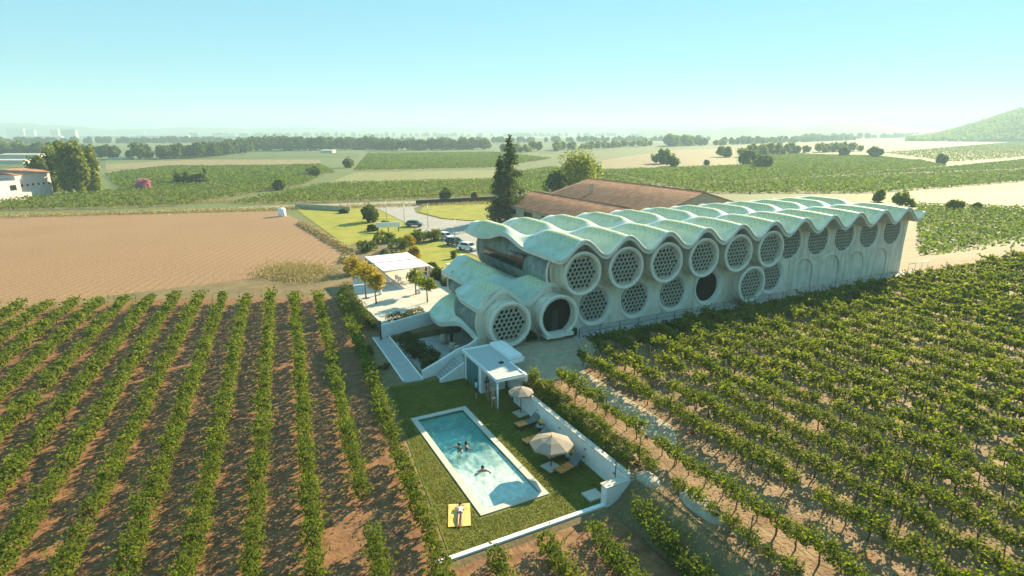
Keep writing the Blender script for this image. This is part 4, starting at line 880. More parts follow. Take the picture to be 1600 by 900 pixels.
def conifer(px, py, ptop, wpx, label, seed):
    xy = gp(px, py); H_ = hgt_px(px, py, ptop); d = (np.array([*xy, 0]) - CAM) @ FW; Rb = wpx * .5 * d / FPX; r = np.random.default_rng(seed)
    root = empty('conifer', (*xy, 0), 0, label, 'conifer', 'conifers behind the hotel'); P = []; br = MB()
    for i in range(125):
        f = r.uniform(0, 1) ** .8; z = H_ * (.06 + .92 * f); l = Rb * (1 - f) ** .9 * r.uniform(.6, 1.15) + .15; a = r.uniform(0, 6.283); k = max(4, int(l * 22)); t = r.uniform(.1, 1, k)
        P.append(np.column_stack([np.cos(a) * l * t, np.sin(a) * l * t, z - l * .34 * t ** 1.6 + .1 * l * t]) + r.normal(0, .16 + .06 * l, (k, 3)))
        if i % 3 == 0: br.tube([(0, 0, z), (np.cos(a) * l * .6, np.sin(a) * l * .6, z - l * .12), (np.cos(a) * l, np.sin(a) * l, z - l * .24)], [.05, .03, .01], M_bark, 4)
    P = np.concatenate(P); link('crown', leaf_mesh('crown', P, .55, L_conifer, up=.1, aspect=.55), root)
    mb = MB(); mb.tube([(0, 0, -.1), (0, 0, H_ * .5), (0, 0, H_)], [.35, .2, .03], M_bark, 8); tk = mb.build('trunk', root); tag(br.build('limbs', tk), kind='stuff')
conifer(796, 346, 208, 78, 'tallest dark conifer with a pointed spire behind the hotel roof', 4)
conifer(781, 346, 240, 46, 'second dark conifer, shorter and left of the pointed spire', 9)
ptree('bushy_tree', 905, 312, 229, 84, L_poplar, 'large bushy green tree behind the terracotta warehouse roofs', nclump=60, per=60, bare=.1, seed=3)
ptree('bushy_tree', 865, 312, 262, 40, L_hedge, 'darker low tree left of the large bushy tree by the warehouses', bare=.1, seed=4)
for i, (px, py, pt, wd, lm, lb) in enumerate([(90, 300, 224, 30, L_poplar, 'leftmost poplar beside the pale farm building'), (110, 303, 213, 30, L_poplar, 'tallest poplar beside the pale farm building'), (130, 302, 217, 28, L_poplar, 'darkest poplar, third from the pale farm building'), (148, 300, 229, 24, L_poplar, 'yellow-green poplar farthest from the pale farm building'),
    (68, 302, 240, 30, L_tree, 'dark tree rising behind the pale farm building roof')]):
    ptree('poplar_tree', px, py, pt, wd, lm, lb, group='poplars by the farm building', nclump=90, per=45, bare=.0, clump=.5, tall=1.25, seed=20 + i)
ptree('blossom_tree', 226, 297, 278, 24, L_pink, 'small tree covered in pink blossom among the far vines', bare=.1, nclump=40, per=30, clump=.5)
for i, (px, py, pt, wd, lm, lb) in enumerate([
    (577, 347, 317, 34, L_hedge, 'large round clipped bush on the front lawn'), (538, 333, 326, 20, L_hedge, 'low dark bush left of the large round one on the front lawn'), (582, 361, 350, 22, L_hedge, 'clipped bush left of the white sign board'), (601, 353, 344, 14, L_hedge, 'smallest clipped bush behind the white sign board'),
    (696, 314, 291, 21, L_hedge, 'round dark bush by the dark fence beyond the car park'), (437, 297, 277, 22, L_tree, 'dark round bush at the track bend beside the left vineyard'), (495, 274, 259, 36, L_tree, 'spreading dark shrub at the corner of the vineyards'), (545, 262, 245, 20, L_tree, 'dark bush standing by the pale field corner'),
    (288, 287, 267, 40, L_tree, 'left half of a dark thicket above the left vineyard'), (313, 287, 268, 30, L_tree, 'right half of a dark thicket above the left vineyard'), (320, 284, 259, 10, L_tree, 'narrow dark cypress at the end of the thicket'),
    (1034, 256, 231, 34, L_tree, 'tree on the edge of the pale field, larger of two'), (1049, 260, 238, 24, L_tree, 'tree on the edge of the pale field, smaller of two'), (1104, 258, 250, 10, L_tree, 'small bush alone on the pale field edge'),
    (1192, 262, 238, 34, L_tree, 'bushy tree at the end of the thicket right of the pale field'), (1170, 258, 230, 42, L_tree, 'broad tree right of the pale field'), (1368, 246, 227, 22, L_tree, 'lone tree in the right-hand hill vineyards'), (1318, 244, 229, 16, L_tree, 'slim lone tree in the right-hand vineyards'), (1470, 256, 240, 20, L_tree, 'pale lone tree by the right-hand track'),
    (1372, 315, 293, 18, L_poplar, 'slim golden shrub beyond the far end of the hotel'), (1410, 322, 298, 44, L_poplar, 'broad golden shrub beyond the far end of the hotel'), (1490, 330, 310, 30, L_poplar, 'golden bush by the track right of the hotel'), (1524, 330, 316, 18, L_poplar, 'smallest golden bush by the track right of the hotel'),
    (742, 309, 300, 14, L_poplar, 'little golden bush beside the dark fence')]):
    ptree('shrub', px, py, pt, wd, lm, lb, cat='shrub', bare=0.0, nclump=30, per=40, trunk=.2, seed=40 + i)
def hedge(name, poly_line, width, height, z0, leafm, label, dens=260, leaf=.15, cat='hedge'):
    P = []; O = []
    for a, c in zip(poly_line[:-1], poly_line[1:]):
        a = np.array(a); c = np.array(c); L = np.linalg.norm(c - a); n_ = int(L * dens * (width + height) / 2); d = (c - a) / L; q = np.array([-d[1], d[0]])
        t = rng.uniform(0, L, n_); an = rng.uniform(-.3, math.pi + .3, n_); lump = .85 + .18 * np.sin(t * 2.1) + .12 * np.sin(t * 4.7 + 1); rr = rng.uniform(.6, 1, n_) * lump
        ox = np.cos(an) * width / 2 * rr; oz = np.sin(an) * height * rr
        P.append(np.column_stack([a[0] + d[0] * t + q[0] * ox, a[1] + d[1] * t + q[1] * ox, np.maximum(oz, .02 + rng.uniform(0, .4, n_) * height)])); O.append(np.column_stack([q[0] * np.cos(an), q[1] * np.cos(an), np.sin(an)]))
    P = np.concatenate(P); c0 = P.mean(0) * [1, 1, 0]; o = link(name, leaf_mesh(name, P - c0, leaf, leafm, outward=np.concatenate(O)), None, (c0[0], c0[1], z0)); return tag(o, label, cat)
hedge('hedge', [(-23.6, 12.7), (-19.0, 14.0)], 1.4, 1.0, 1.0, L_hedge, 'clipped hedge along the near edge of the paved terrace', 300)
for i, (x, y, rr, hh_, lb) in enumerate([(-22.6, 8.6, 1.5, 1.5, 'dark bush in the sunken courtyard nearest the white wall'), (-22.5, 5.8, 1.5, 1.3, 'middle dark bush beside the walkway'), (-22.0, 3.4, 1.5, 1.2, 'dark spreading bush beside the ramp parapet'), (-22.6, 1.4, 1.1, 1.2, 'smallest dark bush at the foot of the walkway')]):
    tree('shrub', (x, y), hh_ + .5, rr, L_hedge, lb, 'shrub', 'dark bushes of the courtyard', trunk=.12, z0=-.69, nclump=34, per=70, bare=0, leaf=.16)
tree('shrub', (-27.2, 6.8), 1.1, .55, L_hedge, 'small round bush between the vines and the walkway', 'shrub', bare=0, trunk=.1, nclump=14, per=40)
tree('shrub', (-26.6, 2.6), .5, .7, L_hedge, 'flat dark plant on bare soil beside the walkway', 'shrub', bare=0, trunk=.1, nclump=12, per=40)
hedge('hedge', [(-25.6, 13.5), (-25.3, 20), (-24.9, 29)], 2.2, 2.3, 0, L_hedge, 'tall dark hedge between the vines and the terrace', 170, .22)
for i, (px, py, pt, wd, lm, lb, z0) in enumerate([(572, 466, 405, 46, L_autumn, 'yellow leaved tree at the left corner of the terrace', 1.0), (588, 474, 424, 34, L_autumn, 'orange tinged tree on the left side of the terrace', 1.0), (650, 460, 418, 36, L_poplar, 'green tree on the right side of the terrace', 1.0), (668, 472, 428, 38, L_poplar, 'thin-stemmed tree with stakes at the right terrace edge', 1.0),
    (552, 428, 398, 40, L_autumn, 'bright yellow bush left of the pergola', 0), (601, 406, 383, 20, L_olive, 'silvery grey shrub behind the pergola', 0), (625, 402, 392, 28, L_autumn, 'low yellow shrub behind the pergola', 0), (648, 404, 380, 22, L_autumn, 'upright yellow shrub by the side lawn', 0), (620, 393, 367, 50, L_hedge, 'dense dark green shrub above the pergola', 0), (638, 384, 366, 32, L_autumn, 'rusty orange shrub beyond the pergola', 0),
    (598, 378, 360, 46, L_vineL, 'leafy green shrub below the white sign board', 0), (655, 377, 357, 34, L_vineL, 'left half of the leafy bank beside the parked cars', 0), (678, 377, 356, 32, L_vineL, 'right half of the leafy bank beside the parked cars', 0), (572, 392, 374, 50, L_hedge, 'dark bush at the edge of the ploughed field', 0), (685, 445, 415, 34, L_hedge, 'dark bush against the side lawn behind the terrace', 0), (700, 455, 432, 30, L_hedge, 'low dark bush between terrace and hotel', 0), (675, 425, 408, 30, L_hedge, 'dark bush between the pergola and the side lawn', 0),
    (709, 404, 391, 11, L_poplar, 'little potted shrub on the side lawn', 0)]):
    ptree('shrub' if i > 3 else 'terrace_tree', px, py, pt, wd, lm, lb, cat='shrub' if i > 3 else 'tree', z0=z0, bare=0.0 if i > 3 else .36, nclump=30 if i > 3 else 20, per=60 if i > 3 else 50, clump=.33 if i > 3 else .42, trunk=.2, seed=90 + i, leaf=.26)
hedge('dry_grass_bank', [gp(470, 350), gp(548, 395), gp(540, 412)], 2.6, .8, 0, L_dry, 'strip of dry brown growth along the ploughed field edge', 30, .4, 'grass')
N = 9000; P = np.array([gp(x, y) for x, y in zip(rng.normal(462, 26, N), rng.normal(427, 6.5, N))]); o = link('dry_grass', leaf_mesh('dry_grass', np.column_stack([P, rng.uniform(.05, .55, N)]), .45, L_dry, up=0, aspect=.2)); tag(o, 'tuft of pale dry grass at the top of the vine rows', 'grass', kind='stuff')
N = 16000; tt = rng.uniform(-40, 780, N); P = np.array([gp(x, 334 - .028 * x + rng.choice([-9, 5]) + rng.normal(0, 1.3)) for x in tt]); o = link('verge_grass', leaf_mesh('verge_grass', np.column_stack([P, rng.uniform(.0, .6, N)]), .6, L_dry, up=0, aspect=.3)); tag(o, 'dry grass verges along the farm track', 'grass', kind='stuff')
N = 5000; P = np.column_stack([rng.uniform(-18, 48, N), rng.normal(-3.2, .45, N)]); P = P[P[:, 0] > -8]; o = link('weeds', leaf_mesh('weeds', np.column_stack([P, PLAT + rng.uniform(.0, .6, len(P)) * rng.uniform(.3, 1, len(P))]), .3, L_hedge, up=.1)); tag(o, 'weeds along the fence below the facade', 'weeds', kind='stuff')
# ------------------------------------------------------------------ path, gravel, fence, rocks
hedge('wall_hedge', [(-18.35, -22.6), (-18.3, -16), (-17.9, -8.7)], 1.2, .85, PLAT - .1, L_vineL, 'dense leafy hedge of creepers hugging the back of the white garden wall', 420, .15)
sheet('gravel_yard', [(-17.6, -8.5), (-18.1, -1.5), (-18.1, 0.05), (-7, 0.05), (-7, -4.6), (-9, -5.6), (-12.6, -9), (-12.6, -20), (-14.2, -22), (-15.0, -20), (-14.8, -10)], PLAT + .02, M_gravel)
sheet('facade_path', [(-9, -2.5), (49.5, -2.5), (49.5, -.02), (-9, -.02)], PLAT + .03, M_pavgrey)
fe = empty('wire_fence', (20, -2.2, PLAT), label='thin dark rail fence along the path below the facade', cat='fence')
for i in range(24):
    mb = MB(); x = -28.5 + i * 2.45; mb.tube([(x, 0, 0), (x, 0, 1.1)], .035, M_dark, 6); mb.build('post', fe)
for z in (1.08, .6): mb = MB(); mb.tube([(-28.5, 0, z), (27.9, 0, z)], .022, M_dark, 5); mb.build('rail', fe)
rl_ = empty('ramp_railing', (52.5, -.5, PLAT), label='white railing at the far end of the hotel', cat='railing')
for x in (-2.5, -.8, .9, 2.5): mb = MB(); mb.tube([(x, 0, 0), (x, 0, 1.1)], .05, M_whitep, 6); mb.build('post', rl_)
mb = MB(); mb.tube([(-2.5, 0, 1.1), (2.5, 0, 1.1)], .06, M_whitep, 6); mb.build('rail', rl_)
def rock(name, loc, s, label, seed):
    bm = bmesh.new(); bmesh.ops.create_icosphere(bm, subdivisions=3, radius=1); r = np.random.default_rng(seed); k = r.normal(size=(8, 3)) * 1.6
    for v in bm.verts:
        f = 1 + .1 * sum(math.sin(v.co.dot(Vector(q)) * 1.5 + i) for i, q in enumerate(k)) / 2; v.co = Vector((v.co.x * s[0], v.co.y * s[1], v.co.z * s[2])) * f
    me = bpy.data.meshes.new(name); bm.to_mesh(me); bm.free(); me.materials.append(M_rock); o = link(name, me, None, loc); return tag(o, label, 'rock')
x, y = gp(1095, 792, 1.4); rock('boulder', (x, y, 1.35), (.7, 1.9, .45), 'long pale boulder between the near right vine rows', 1)
x, y = gp(1010, 748, 1.4); rock('boulder', (x, y, 1.35), (.6, .9, .35), 'small pale boulder beside the garden wall corner', 2)
for i, (x, y, s_, lb) in enumerate([(-8.6, -1.0, .8, 'dark bush between the entrance and the first flat window'), (-13.1, -.5, .7, 'dark plants between the first window and the entrance'), (-3.6, -5.6, .9, 'dark shrub at the head of the nearest right vine rows'), (1.8, -5.0, .9, 'dark shrub below the third lower window'), (8.5, -4.6, 1.0, 'dark shrub below the open round window')]):
    tree('shrub', (x, y), 1.1 * s_ + .3, s_, L_hedge, lb, 'shrub', z0=PLAT, bare=0, trunk=.1, nclump=18, per=50, leaf=.2)
N = 2600; P = np.column_stack([rng.uniform(-21.2, -18.4, N), rng.uniform(-44, -23.7, N)]); o = link('bank_grass', leaf_mesh('bank_grass', np.column_stack([P, terrain(P[:, 0], P[:, 1]) + rng.uniform(0, .22, N)]), .22, L_dry, up=0, aspect=.3)); tag(o, 'sparse dry grass on the earth bank below the garden wall', 'grass', kind='stuff')
N = 5000; P = np.column_stack([rng.uniform(-18.5, 40, N), rng.uniform(-50, -4, N)]); P = P[np.sin(P[:, 0] * .9) + np.sin(P[:, 1] * .7 + P[:, 0] * .3) > .3]; o = link('field_weeds', leaf_mesh('field_weeds', np.column_stack([P, PLAT + rng.uniform(0, .14, len(P))]), .2, L_dry, up=0, aspect=.35)); tag(o, 'dry weeds between the right-hand vine rows', 'grass', kind='stuff')
# ------------------------------------------------------------------ warehouses and farm building
def shed(name, x0, x1, xr_, y0, y1, ze0, ze1, zr, label, wallm, wins_=()):
    cx_, cy_ = (x0 + x1) / 2, (y0 + y1) / 2; r_ = empty(name, (cx_, cy_, 0), 0, label, 'warehouse'); X0, X1, XR, Y0, Y1 = x0 - cx_, x1 - cx_, xr_ - cx_, y0 - cy_, y1 - cy_
    mb = MB()
    for y in (Y0, Y1): mb.add([(X0, y, 0), (X1, y, 0), (X1, y, ze1), (XR, y, zr), (X0, y, ze0)], [(0, 1, 2, 3, 4)], wallm)
    mb.add([(X0, Y0, 0), (X0, Y1, 0), (X0, Y1, ze0), (X0, Y0, ze0), (X1, Y0, 0), (X1, Y1, 0), (X1, Y1, ze1), (X1, Y0, ze1)], [(0, 1, 2, 3), (4, 5, 6, 7)], wallm); mb.build('wall', r_)
    mb = MB(); o_ = .5; k0 = (zr - ze0) / (XR - X0); k1 = (zr - ze1) / (X1 - XR)
    pf = [(X0 - o_, ze0 - k0 * o_ + .08), (XR, zr + .08), (X1 + o_, ze1 - k1 * o_ + .08)]
    vs = [(x, y, z) for y in (Y0 - .4, Y1 + .4) for x, z in pf] + [(x, y, z - .16) for y in (Y0 - .4, Y1 + .4) for x, z in pf]
    mb.add(vs, [(0, 1, 4, 3), (1, 2, 5, 4), (6, 9, 10, 7), (7, 10, 11, 8), (0, 3, 9, 6), (2, 8, 11, 5), (0, 6, 7, 1), (1, 7, 8, 2), (3, 4, 10, 9), (4, 5, 11, 10)], M_terra); rf_ = mb.build('roof', r_)
    ribs = MB()                                                        # courses of roof tiles as raised ribs
    for i in range(int((Y1 - Y0) / .9)):
        y = Y0 + .45 + .9 * i
        for (ax, az), (bx_, bz) in ((pf[0], pf[1]), (pf[1], pf[2])): ribs.tube([(ax, y, az + .02), (bx_, y, bz + .02)], .09, M_terra, 4)
    rb = ribs.build('tile_courses', rf_); rb['kind'] = 'stuff'
    mb = MB(); mb.tube([(XR, Y0 - .4, zr + .12), (XR, Y1 + .4, zr + .12)], .16, M_terra, 6); mb.build('ridge', rf_)
    for (a, c, z0_, z1_) in wins_:
        mb = MB(); mb.box(X0 - .06, X0 + .02, a - cy_, c - cy_, z0_, z1_, M_glassd); mb.build('window', r_)
    return r_, rf_
shed('warehouse', 24.5, 41, 32.8, 42, 80, 4.3, 4.3, 6.7, 'lower terracotta-roofed warehouse with two dark wall windows behind the hotel', M_tan, [(58, 62, 2.3, 3.5), (66, 70, 2.3, 3.5), (74, 78, 2.3, 3.5)])
_, rf_ = shed('warehouse', 45, 71, 58, 48, 92, 4.6, 4.6, 8.2, 'larger terracotta-roofed warehouse with a pale gable behind the hotel', M_tan)
mb = MB(); mb.box(-9.4, -8.6, 8, 8.8, 6, 8.3, M_tan); mb.build('chimney', rf_)
bx0 = gp(84, 303); bx1 = gp(30, 310); fa = math.atan2(bx0[1] - bx1[1], bx0[0] - bx1[0]); L_ = math.dist(bx0, bx1)
fb = empty('farm_building', (*bx1, 0), fa, 'pale mauve farm building with six small square windows at the far left', 'building')
mb = MB(); mb.box(0, L_, 0, 12, 0, 7.6, M_pinkwall); mb.build('wall', fb)
mb = MB(); mb.add([(-.4, -.4, 7.6), (L_ + .4, -.4, 7.6), (L_ + .4, 12.4, 8.4), (-.4, 12.4, 8.4), (-.4, 6, 9.2), (L_ + .4, 6, 9.2)], [(0, 1, 5, 4), (4, 5, 2, 3), (0, 4, 3), (1, 2, 5)], M_terra); mb.build('roof', fb)
for k in range(6): mb = MB(); a = L_ * (.12 + .155 * k); mb.box(a, a + .75, -.06, .02, 3.6, 4.4, M_glassd); mb.build('window', fb)
mb = MB(); mb.box(-26, -.05, -1.5, 10, 0, 5.9, M_pinkwall); mb.box(-26, -.5, -5, -1.5, 0, 2.2, M_pinkwall); wg = mb.build('wing', fb)
mb = MB(); mb.box(-4.2, -1.8, -1.56, -1.48, 2.9, 4.6, M_glassd); mb.build('window', fb)
# ------------------------------------------------------------------ garden furniture, cars, lamps
pg = empty('pergola', (-16.7, 32.2, 1.0), label='white roofed pergola over the terrace tables', cat='pergola')
for y0_, y1_ in ((-5.2, -.25), (.25, 5.0)):
    mb = MB(); mb.add([(-3.3, y0_, 2.25), (3.2, y0_, 2.3), (3.2, y1_, 2.3), (-3.3, y1_, 2.25), (-3.3, y0_, 2.33), (3.2, y0_, 2.38), (3.2, y1_, 2.38), (-3.3, y1_, 2.33)], [(0, 3, 2, 1), (4, 5, 6, 7), (0, 1, 5, 4), (1, 2, 6, 5), (2, 3, 7, 6), (3, 0, 4, 7)], M_whitep); mb.build('roof_panel', pg)
for x in (-3.2, 3.1):
    for y in (-5.1, 0, 4.9): mb = MB(); mb.box(x - .06, x + .06, y - .06, y + .06, 0, 2.24, M_grey); mb.build('post', pg)
for x in (-3.25, 3.15): mb = MB(); mb.box(x - .05, x + .05, -5.2, 5.0, 2.1, 2.24, M_grey); mb.build('beam', pg)
def chair_mesh():
    mb = MB(); mb.box(-.22, .22, -.22, .22, .43, .47, M_whitep); mb.box(-.22, .22, .19, .23, .5, .88, M_whitep)
    for x in (-.2, .2):
        for y in (-.2, .2): mb.box(x - .02, x + .02, y - .02, y + .02, 0, .43, M_whitep)
    return mb.mesh('terrace_chair')
cm = chair_mesh(); kk = 0
for i in range(4):
    x, y = -19.0 + 1.5 * i, 29.2 - .25 * i
    t_ = empty('terrace_table', (x, y, 1.0), 0, 'white terrace table below the pergola, %s from the left' % ordinal(i + 1), 'table', 'tables below the pergola')
    mb = MB(); mb.box(-.38, .38, -.38, .38, .70, .74, M_whitep); mb.build('table_top', t_); mb = MB(); mb.tube([(0, 0, 0), (0, 0, .7)], .04, M_grey, 6); mb.build('stand', t_)
    for j, (dx, dy, rz_) in enumerate([(0, -.6, math.pi), (0, .6, 0)]):
        o = link('terrace_chair', cm, None, (x + dx, y + dy, 1.0), rz_); tag(o, 'white chair on the %s side of the %s pergola table from the left' % (('near', 'far')[j], ordinal(i + 1)), 'chair', 'white chairs below the pergola')
for i, (px, py, lb) in enumerate([(595, 460, 'white high table on the left of the terrace'), (656, 458, 'white high table on the right of the terrace')]):
    x, y = gp(px, py, 1.0); mb = MB(); mb.lathe([(.28, 0), (.12, .55), (.2, 1.02), (.48, 1.05), (.48, 1.1), (0, 1.1)], M_whitep, n=16); tag(mb.build('cocktail_table', None, (x, y, 1.0)), lb + ' with draped cloth', 'table', 'draped high tables')
sg = empty('sign_board', (*gp(607, 362), 0), R(-20), 'long white sign board standing on the front lawn', 'sign')
mb = MB(); mb.box(-2.6, 2.6, -.12, .12, 1.0, 2.1, M_whitep); mb.build('board', sg)
for x in (-2.2, 0, 2.2): mb = MB(); mb.box(x - .1, x + .1, -.08, .08, 0, 1.0, M_wood); mb.build('post', sg)
def car(px, py, rz, paint, label):
    r_ = empty('parked_car', (*gp(px, py), .04), rz, label, 'car', 'cars in the car park')
    prof = [(-2.0, .35), (-2.05, .75), (-1.9, .95), (-1.2, 1.0), (.75, .95), (1.75, .82), (2.02, .6), (2.0, .35)]
    def loft(prof, hw, m, top=None):
        mb = MB(); k = len(prof); vs = []
        for s_ in (-1, 1):
            for i, (x, z) in enumerate(prof): vs.append((x, s_ * (hw[i] if hasattr(hw, '__len__') else hw), z))
        mb.add(vs, [tuple(range(k)), tuple(range(2 * k - 1, k - 1, -1))] + [(i, k + i, k + (i + 1) % k, (i + 1) % k) for i in range(k)], m); return mb
    bev(loft(prof, [.86, .88, .86, .84, .84, .84, .82, .84], paint).build('body', r_), .06, 3)
    bev(loft([(-1.85, .94), (-1.45, 1.42), (-.2, 1.48), (.35, 1.42), (1.0, .93)], [.80, .64, .62, .64, .78], paint).build('cabin', r_), .05, 2)
    mb = MB()
    for s_ in (-1, 1): mb.add([(-1.45, s_ * .805, 1.0), (.75, s_ * .80, .99), (.25, s_ * .67, 1.38), (-1.2, s_ * .67, 1.38)], [(0, 1, 2, 3)], M_glassd)
    mb.build('side_window', r_)
    mb = MB(); mb.add([(1.02, -.68, .96), (1.02, .68, .96), (.45, .56, 1.38), (.45, -.56, 1.38)], [(0, 1, 2, 3)], M_glassd); mb.build('windscreen', r_)
    mb = MB(); mb.add([(-1.9, -.66, 1.0), (-1.9, .66, 1.0), (-1.55, .56, 1.36), (-1.55, -.56, 1.36)], [(0, 1, 2, 3)], M_glassd); mb.build('rear_window', r_)
    for x in (-1.3, 1.3):
        for y in (-.8, .8):
            mb = MB(); mb.lathe([(.12, -.1), (.31, -.1), (.32, 0), (.31, .1), (.12, .1)], M_dark, (x, y, .31), 16, 'y'); wh = mb.build('wheel', r_)
            mb = MB(); mb.lathe([(0, .02 if y < 0 else 0), (.2, -.115 if y < 0 else .115)], M_grey, (x, y, .31), 12, 'y'); mb.build('rim', wh)
    for y in (-.6, .6): mb = MB(); mb.box(1.93, 2.035, y - .16, y + .16, .62, .74, M_whitep); mb.build('headlight', r_)
M_cw = mat('white_car_paint', (.75, .76, .76), rough=.25, spec=.5); M_ct = mat('teal_car_paint', (.05, .15, .15), rough=.2, spec=.6); M_cg = mat('dark_car_paint', (.04, .08, .08), rough=.2, spec=.6)
car(648, 354, R(-35), M_ct, 'teal car driving alone on the access road'); car(696, 374, R(-68), M_cw, 'white car parked farthest along the row of three'); car(712, 383, R(-66), M_cg, 'dark green car parked between two white cars'); car(732, 391, R(-64), M_cw, 'white car parked closest to the hotel')
for i, (px, py, pt, lb) in enumerate([(604, 342, 312, 'slim lamp post beside the round bush'), (632, 351, 316, 'slim lamp post left of the teal car'), (669, 357, 318, 'slim lamp post right of the teal car'), (711, 388, 342, 'slim lamp post by the parked cars'), (560, 318, 303, 'slim lamp post beyond the stone boundary wall')]):
    l_ = empty('lamp_post', (*gp(px, py), 0), 0, lb, 'lamp post', 'lamp posts along the access road'); h = hgt_px(px, py, pt); mb = MB(); mb.tube([(0, 0, 0), (0, 0, h)], [.07, .045], M_grey, 6); mb.build('pole', l_); mb = MB(); mb.lathe([(0, h + .05), (.28, h), (.2, h - .12), (0, h - .12)], M_grey, n=12); mb.build('lamp_head', l_)
l_ = empty('garden_lantern', (*gp(703, 452), .0), 0, 'white lantern on a white pole between the terrace and the hotel', 'lantern'); h = hgt_px(703, 452, 412)
mb = MB(); mb.tube([(0, 0, 0), (0, 0, h - .9)], .08, M_whitep, 8); mb.build('pole', l_); mb = MB(); mb.box(-.32, .32, -.32, .32, h - .9, h, M_whitep, -.04); mb.build('lamp_shade', l_)
a, c = gp(462, 325), gp(548, 330); an = math.atan2(c[1] - a[1], c[0] - a[0]); mb = MB(); mb.box(0, math.dist(a, c), -.2, .2, 0, 1.3, M_tan); tag(mb.build('boundary_wall', None, (*a, 0), an), 'low grey boundary wall at the top of the front lawn', 'wall')
a, c = gp(650, 321), gp(775, 314); an = math.atan2(c[1] - a[1], c[0] - a[0]); mb = MB(); mb.box(0, math.dist(a, c), -.15, .15, 0, 1.5, M_dark); tag(mb.build('dark_fence', None, (*a, 0), an), 'dark boundary fence behind the island lawn', 'fence')
mb = MB(); mb.lathe([(0, 2.2), (.7, 2.15), (1.0, 1.8), (1.0, .3), (.9, 0)], M_whitep, n=20); tag(mb.build('water_tank', None, (*gp(441, 338), 0)), 'white tank standing at the corner of the ploughed field', 'tank')
# ------------------------------------------------------------------ far plain: belts of trees, town, hills
def belt(name, pts, n, hrange, label, leafm=L_tree, width=20, leaf=None):
    P = []; O = []; pts = np.array([gp(*p) for p in pts]); seg = np.linalg.norm(np.diff(pts, axis=0), axis=1); cum = np.concatenate([[0], np.cumsum(seg)])
    for i in range(n):
        s_ = rng.uniform(0, cum[-1]); k = min(np.searchsorted(cum, s_, 'right') - 1, len(seg) - 1); p = pts[k] + (pts[k + 1] - pts[k]) * (s_ - cum[k]) / seg[k] + rng.normal(0, width / 3, 2)
        h = rng.uniform(*hrange); rr = h * rng.uniform(.28, .5); a, b_ = crown_pts(np.array([p[0], p[1], h * .52]), (rr, rr, h * .48), 22, 22, rng, clump=.4); P.append(a); O.append(b_)
    P = np.concatenate(P); d = np.linalg.norm(pts.mean(0) - CAM[:2]); o = link(name, leaf_mesh(name, P, leaf or d * .0036, leafm, outward=np.concatenate(O))); tag(o, label, 'woodland', kind='stuff')
for a in [([(370, 236), (450, 235)], 30, (13, 20), 'tallest dark tree belt left of centre on the plain'), ([(440, 236), (600, 233)], 60, (12, 18), 'long dark tree belt across the middle of the plain'), ([(590, 236), (765, 233)], 55, (9, 16), 'lighter tree belt in the middle of the plain'), ([(150, 249), (300, 247), (375, 239)], 60, (8, 14), 'mixed tree belt behind the slope vineyard'), ([(-60, 245), (110, 243)], 40, (8, 15), 'tree belt behind the pale farm building'),
    ([(1150, 246), (1230, 240), (1330, 236)], 40, (6, 12), 'scrubby trees right of the pale field'), ([(780, 240), (1010, 228)], 36, (6, 12), 'scattered trees behind the warehouses'), ([(1035, 229), (1078, 227)], 14, (14, 20), 'clump of dark cypresses on the plain'), ([(1080, 228), (1330, 219)], 60, (8, 16), 'hazy wood on the right-hand plain'), ([(700, 224), (1100, 219)], 70, (8, 14), 'hazy tree line across the far plain'), ([(200, 224), (700, 221)], 70, (7, 12), 'hazy tree line beyond the middle belts'), ([(-60, 226), (330, 222)], 60, (8, 14), 'hazy tree line in front of the town'),
    ([(1250, 219), (1500, 213)], 50, (10, 20), 'hazy wood at the foot of the right-hand hill'), ([(300, 214), (1200, 212.5)], 110, (10, 22), 'faint wood near the horizon')]: belt('tree_belt', a[0], int(a[1] * 1.8), *a[2:], leafm=(L_tree, L_poplar, L_hedge)[len(a[3]) % 3])
def far_box(name, px, py, wpx, ptop, label, m=M_paving, depth=14, roof=None):
    x, y = gp(px, py); d = (np.array([x, y, 0]) - CAM) @ FW; wd = wpx * d / FPX; h = hgt_px(px, py, ptop); mb = MB(); mb.box(-wd / 2, wd / 2, 0, depth, 0, h * .8, m)
    r_ = empty(name, (x, y, 0), R(-YAW), label, 'building', 'distant pale buildings on the plain'); mb.build('wall', r_)
    mb = MB(); mb.add([(-wd / 2 - .3, -.3, h * .8), (wd / 2 + .3, -.3, h * .8), (wd / 2 + .3, depth + .3, h * .8), (-wd / 2 - .3, depth + .3, h * .8), (-wd / 2 - .3, depth / 2, h), (wd / 2 + .3, depth / 2, h)], [(0, 1, 5, 4), (4, 5, 2, 3), (0, 4, 3), (1, 2, 5)], roof or m); mb.build('roof', r_)
for a in [(60, 218, 70, 212, 'long white shed in the town behind the left trees'), (25, 214, 26, 200, 'hazy apartment block at the far left edge'), (48, 214, 14, 202, 'narrow hazy block right of the far left apartments'), (108, 216, 22, 202, 'white tower-like works right of the silos'), (170, 216, 90, 212, 'long pale warehouse beyond the poplars'), (255, 216, 80, 211, 'longest white warehouse on the left plain'), (340, 216, 60, 211.5, 'white warehouse left of the tallest tree belt'), (405, 213, 22, 207, 'small white block above the tallest tree belt'), (218, 212, 18, 204, 'grey block on the horizon left of centre'),
    (30, 248, 60, 240, 'white roofed shed left of the farm trees'), (12, 256, 50, 249, 'long low white shed above the farm building'), (180, 250, 24, 246, 'low white sheds right of the poplars'), (510, 239, 18, 234, 'pale house at the foot of the middle tree belt'), (1020, 219, 16, 215, 'pale farmhouse beside the cypresses')]: far_box('distant_building', *a)
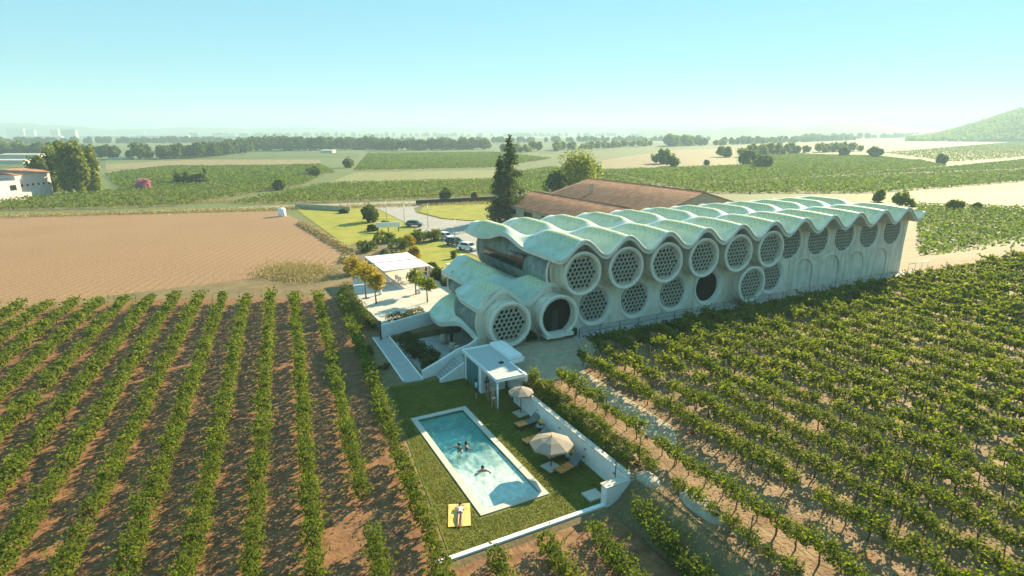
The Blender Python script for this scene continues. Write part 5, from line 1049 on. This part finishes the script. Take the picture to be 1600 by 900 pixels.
for k, px in enumerate((84, 91)):
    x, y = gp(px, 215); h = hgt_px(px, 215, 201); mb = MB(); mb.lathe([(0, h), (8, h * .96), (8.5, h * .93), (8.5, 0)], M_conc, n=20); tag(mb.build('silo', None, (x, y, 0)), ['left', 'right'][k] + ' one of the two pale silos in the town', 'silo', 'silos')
def hills(name, d0, az0, az1, prof, depth, m):
    """A ridge d0 metres away; prof(t) gives its height."""
    vs = []; fs = []; na, nd = 90, 12
    for i in range(na + 1):
        t = i / na; az = R(YAW) + math.radians(az0 + (az1 - az0) * t); hh_ = prof(t)
        for j in range(nd + 1):
            q = j / nd; dd = d0 + depth * q; z = hh_ * math.sin(math.pi * min(q * .62, 1)) * (1 + .12 * math.sin(i * 1.7 + j) * q) - 2; vs.append((CAM[0] + dd * math.sin(az), CAM[1] + dd * math.cos(az), z))
    for i in range(na):
        for j in range(nd): k = i * (nd + 1) + j; fs.append((k, k + nd + 1, k + nd + 2, k + 1))
    mb = MB(); mb.add(vs, fs, m, True); tag(mb.build(name), kind='structure')
M_hill = mat('wooded_hill', (.035, .055, .025), (.08, .10, .045), .012, detail=6)
def wob(t, s): return .5 + .3 * math.sin(t * 9 + s) + .2 * math.sin(t * 23 + 2 * s) + .08 * math.sin(t * 61 + s)
hills('hills', 4600, -47, -12, lambda t: 95 * (.6 + .5 * wob(t, 1)) * (1 - .5 * t), 900, M_hill)
hills('hills', 5200, -14, 30, lambda t: 45 + 45 * wob(t, 2.2), 900, M_hill)
hills('hills', 3000, 12, 46, lambda t: 30 + 40 * wob(t, 4) * (.5 + t), 700, M_hill)
hills('hills', 1750, 33, 56, lambda t: 150 * sstep(t, 0, .55) * (.8 + .22 * wob(t, .4)), 650, M_hill)
# hillside woods
Nn = 9000; az = R(YAW) + np.radians(rng.uniform(33.5, 48, Nn)); dd = rng.uniform(1760, 2250, Nn); tq = (np.degrees(az) - YAW - 33) / 23
qq = (dd - 1750) / 650; zz = 150 * sstep(tq, 0, .55) * (.8 + .22 * .5) * np.sin(np.pi * qq * .62); o = link('hill_wood', leaf_mesh('hill_wood', np.column_stack([CAM[0] + dd * np.sin(az), CAM[1] + dd * np.cos(az), zz + rng.uniform(0, 8, Nn)]), 9.0, L_tree)); tag(o, 'wooded slope of the right-hand hill', 'woodland', kind='stuff')
# ------------------------------------------------------------------ the hazy air
mb = MB(); mb.box(-7300, 7300, -700, 7300, -3, 200, M_white); hz = mb.build('haze'); hm = bpy.data.materials.new('haze_air'); hm.use_nodes = True; n = hm.node_tree; n.nodes.clear()
pv = n.nodes.new('ShaderNodeVolumePrincipled'); pv.inputs['Color'].default_value = (.66, .93, 1.0, 1); pv.inputs['Density'].default_value = 0.00036; pv.inputs['Anisotropy'].default_value = .1
oo = n.nodes.new('ShaderNodeOutputMaterial'); n.links.new(pv.outputs[0], oo.inputs['Volume']); hz.data.materials.clear(); hz.data.materials.append(hm)
tag(hz, 'pale haze over the plain', 'haze', kind='stuff')
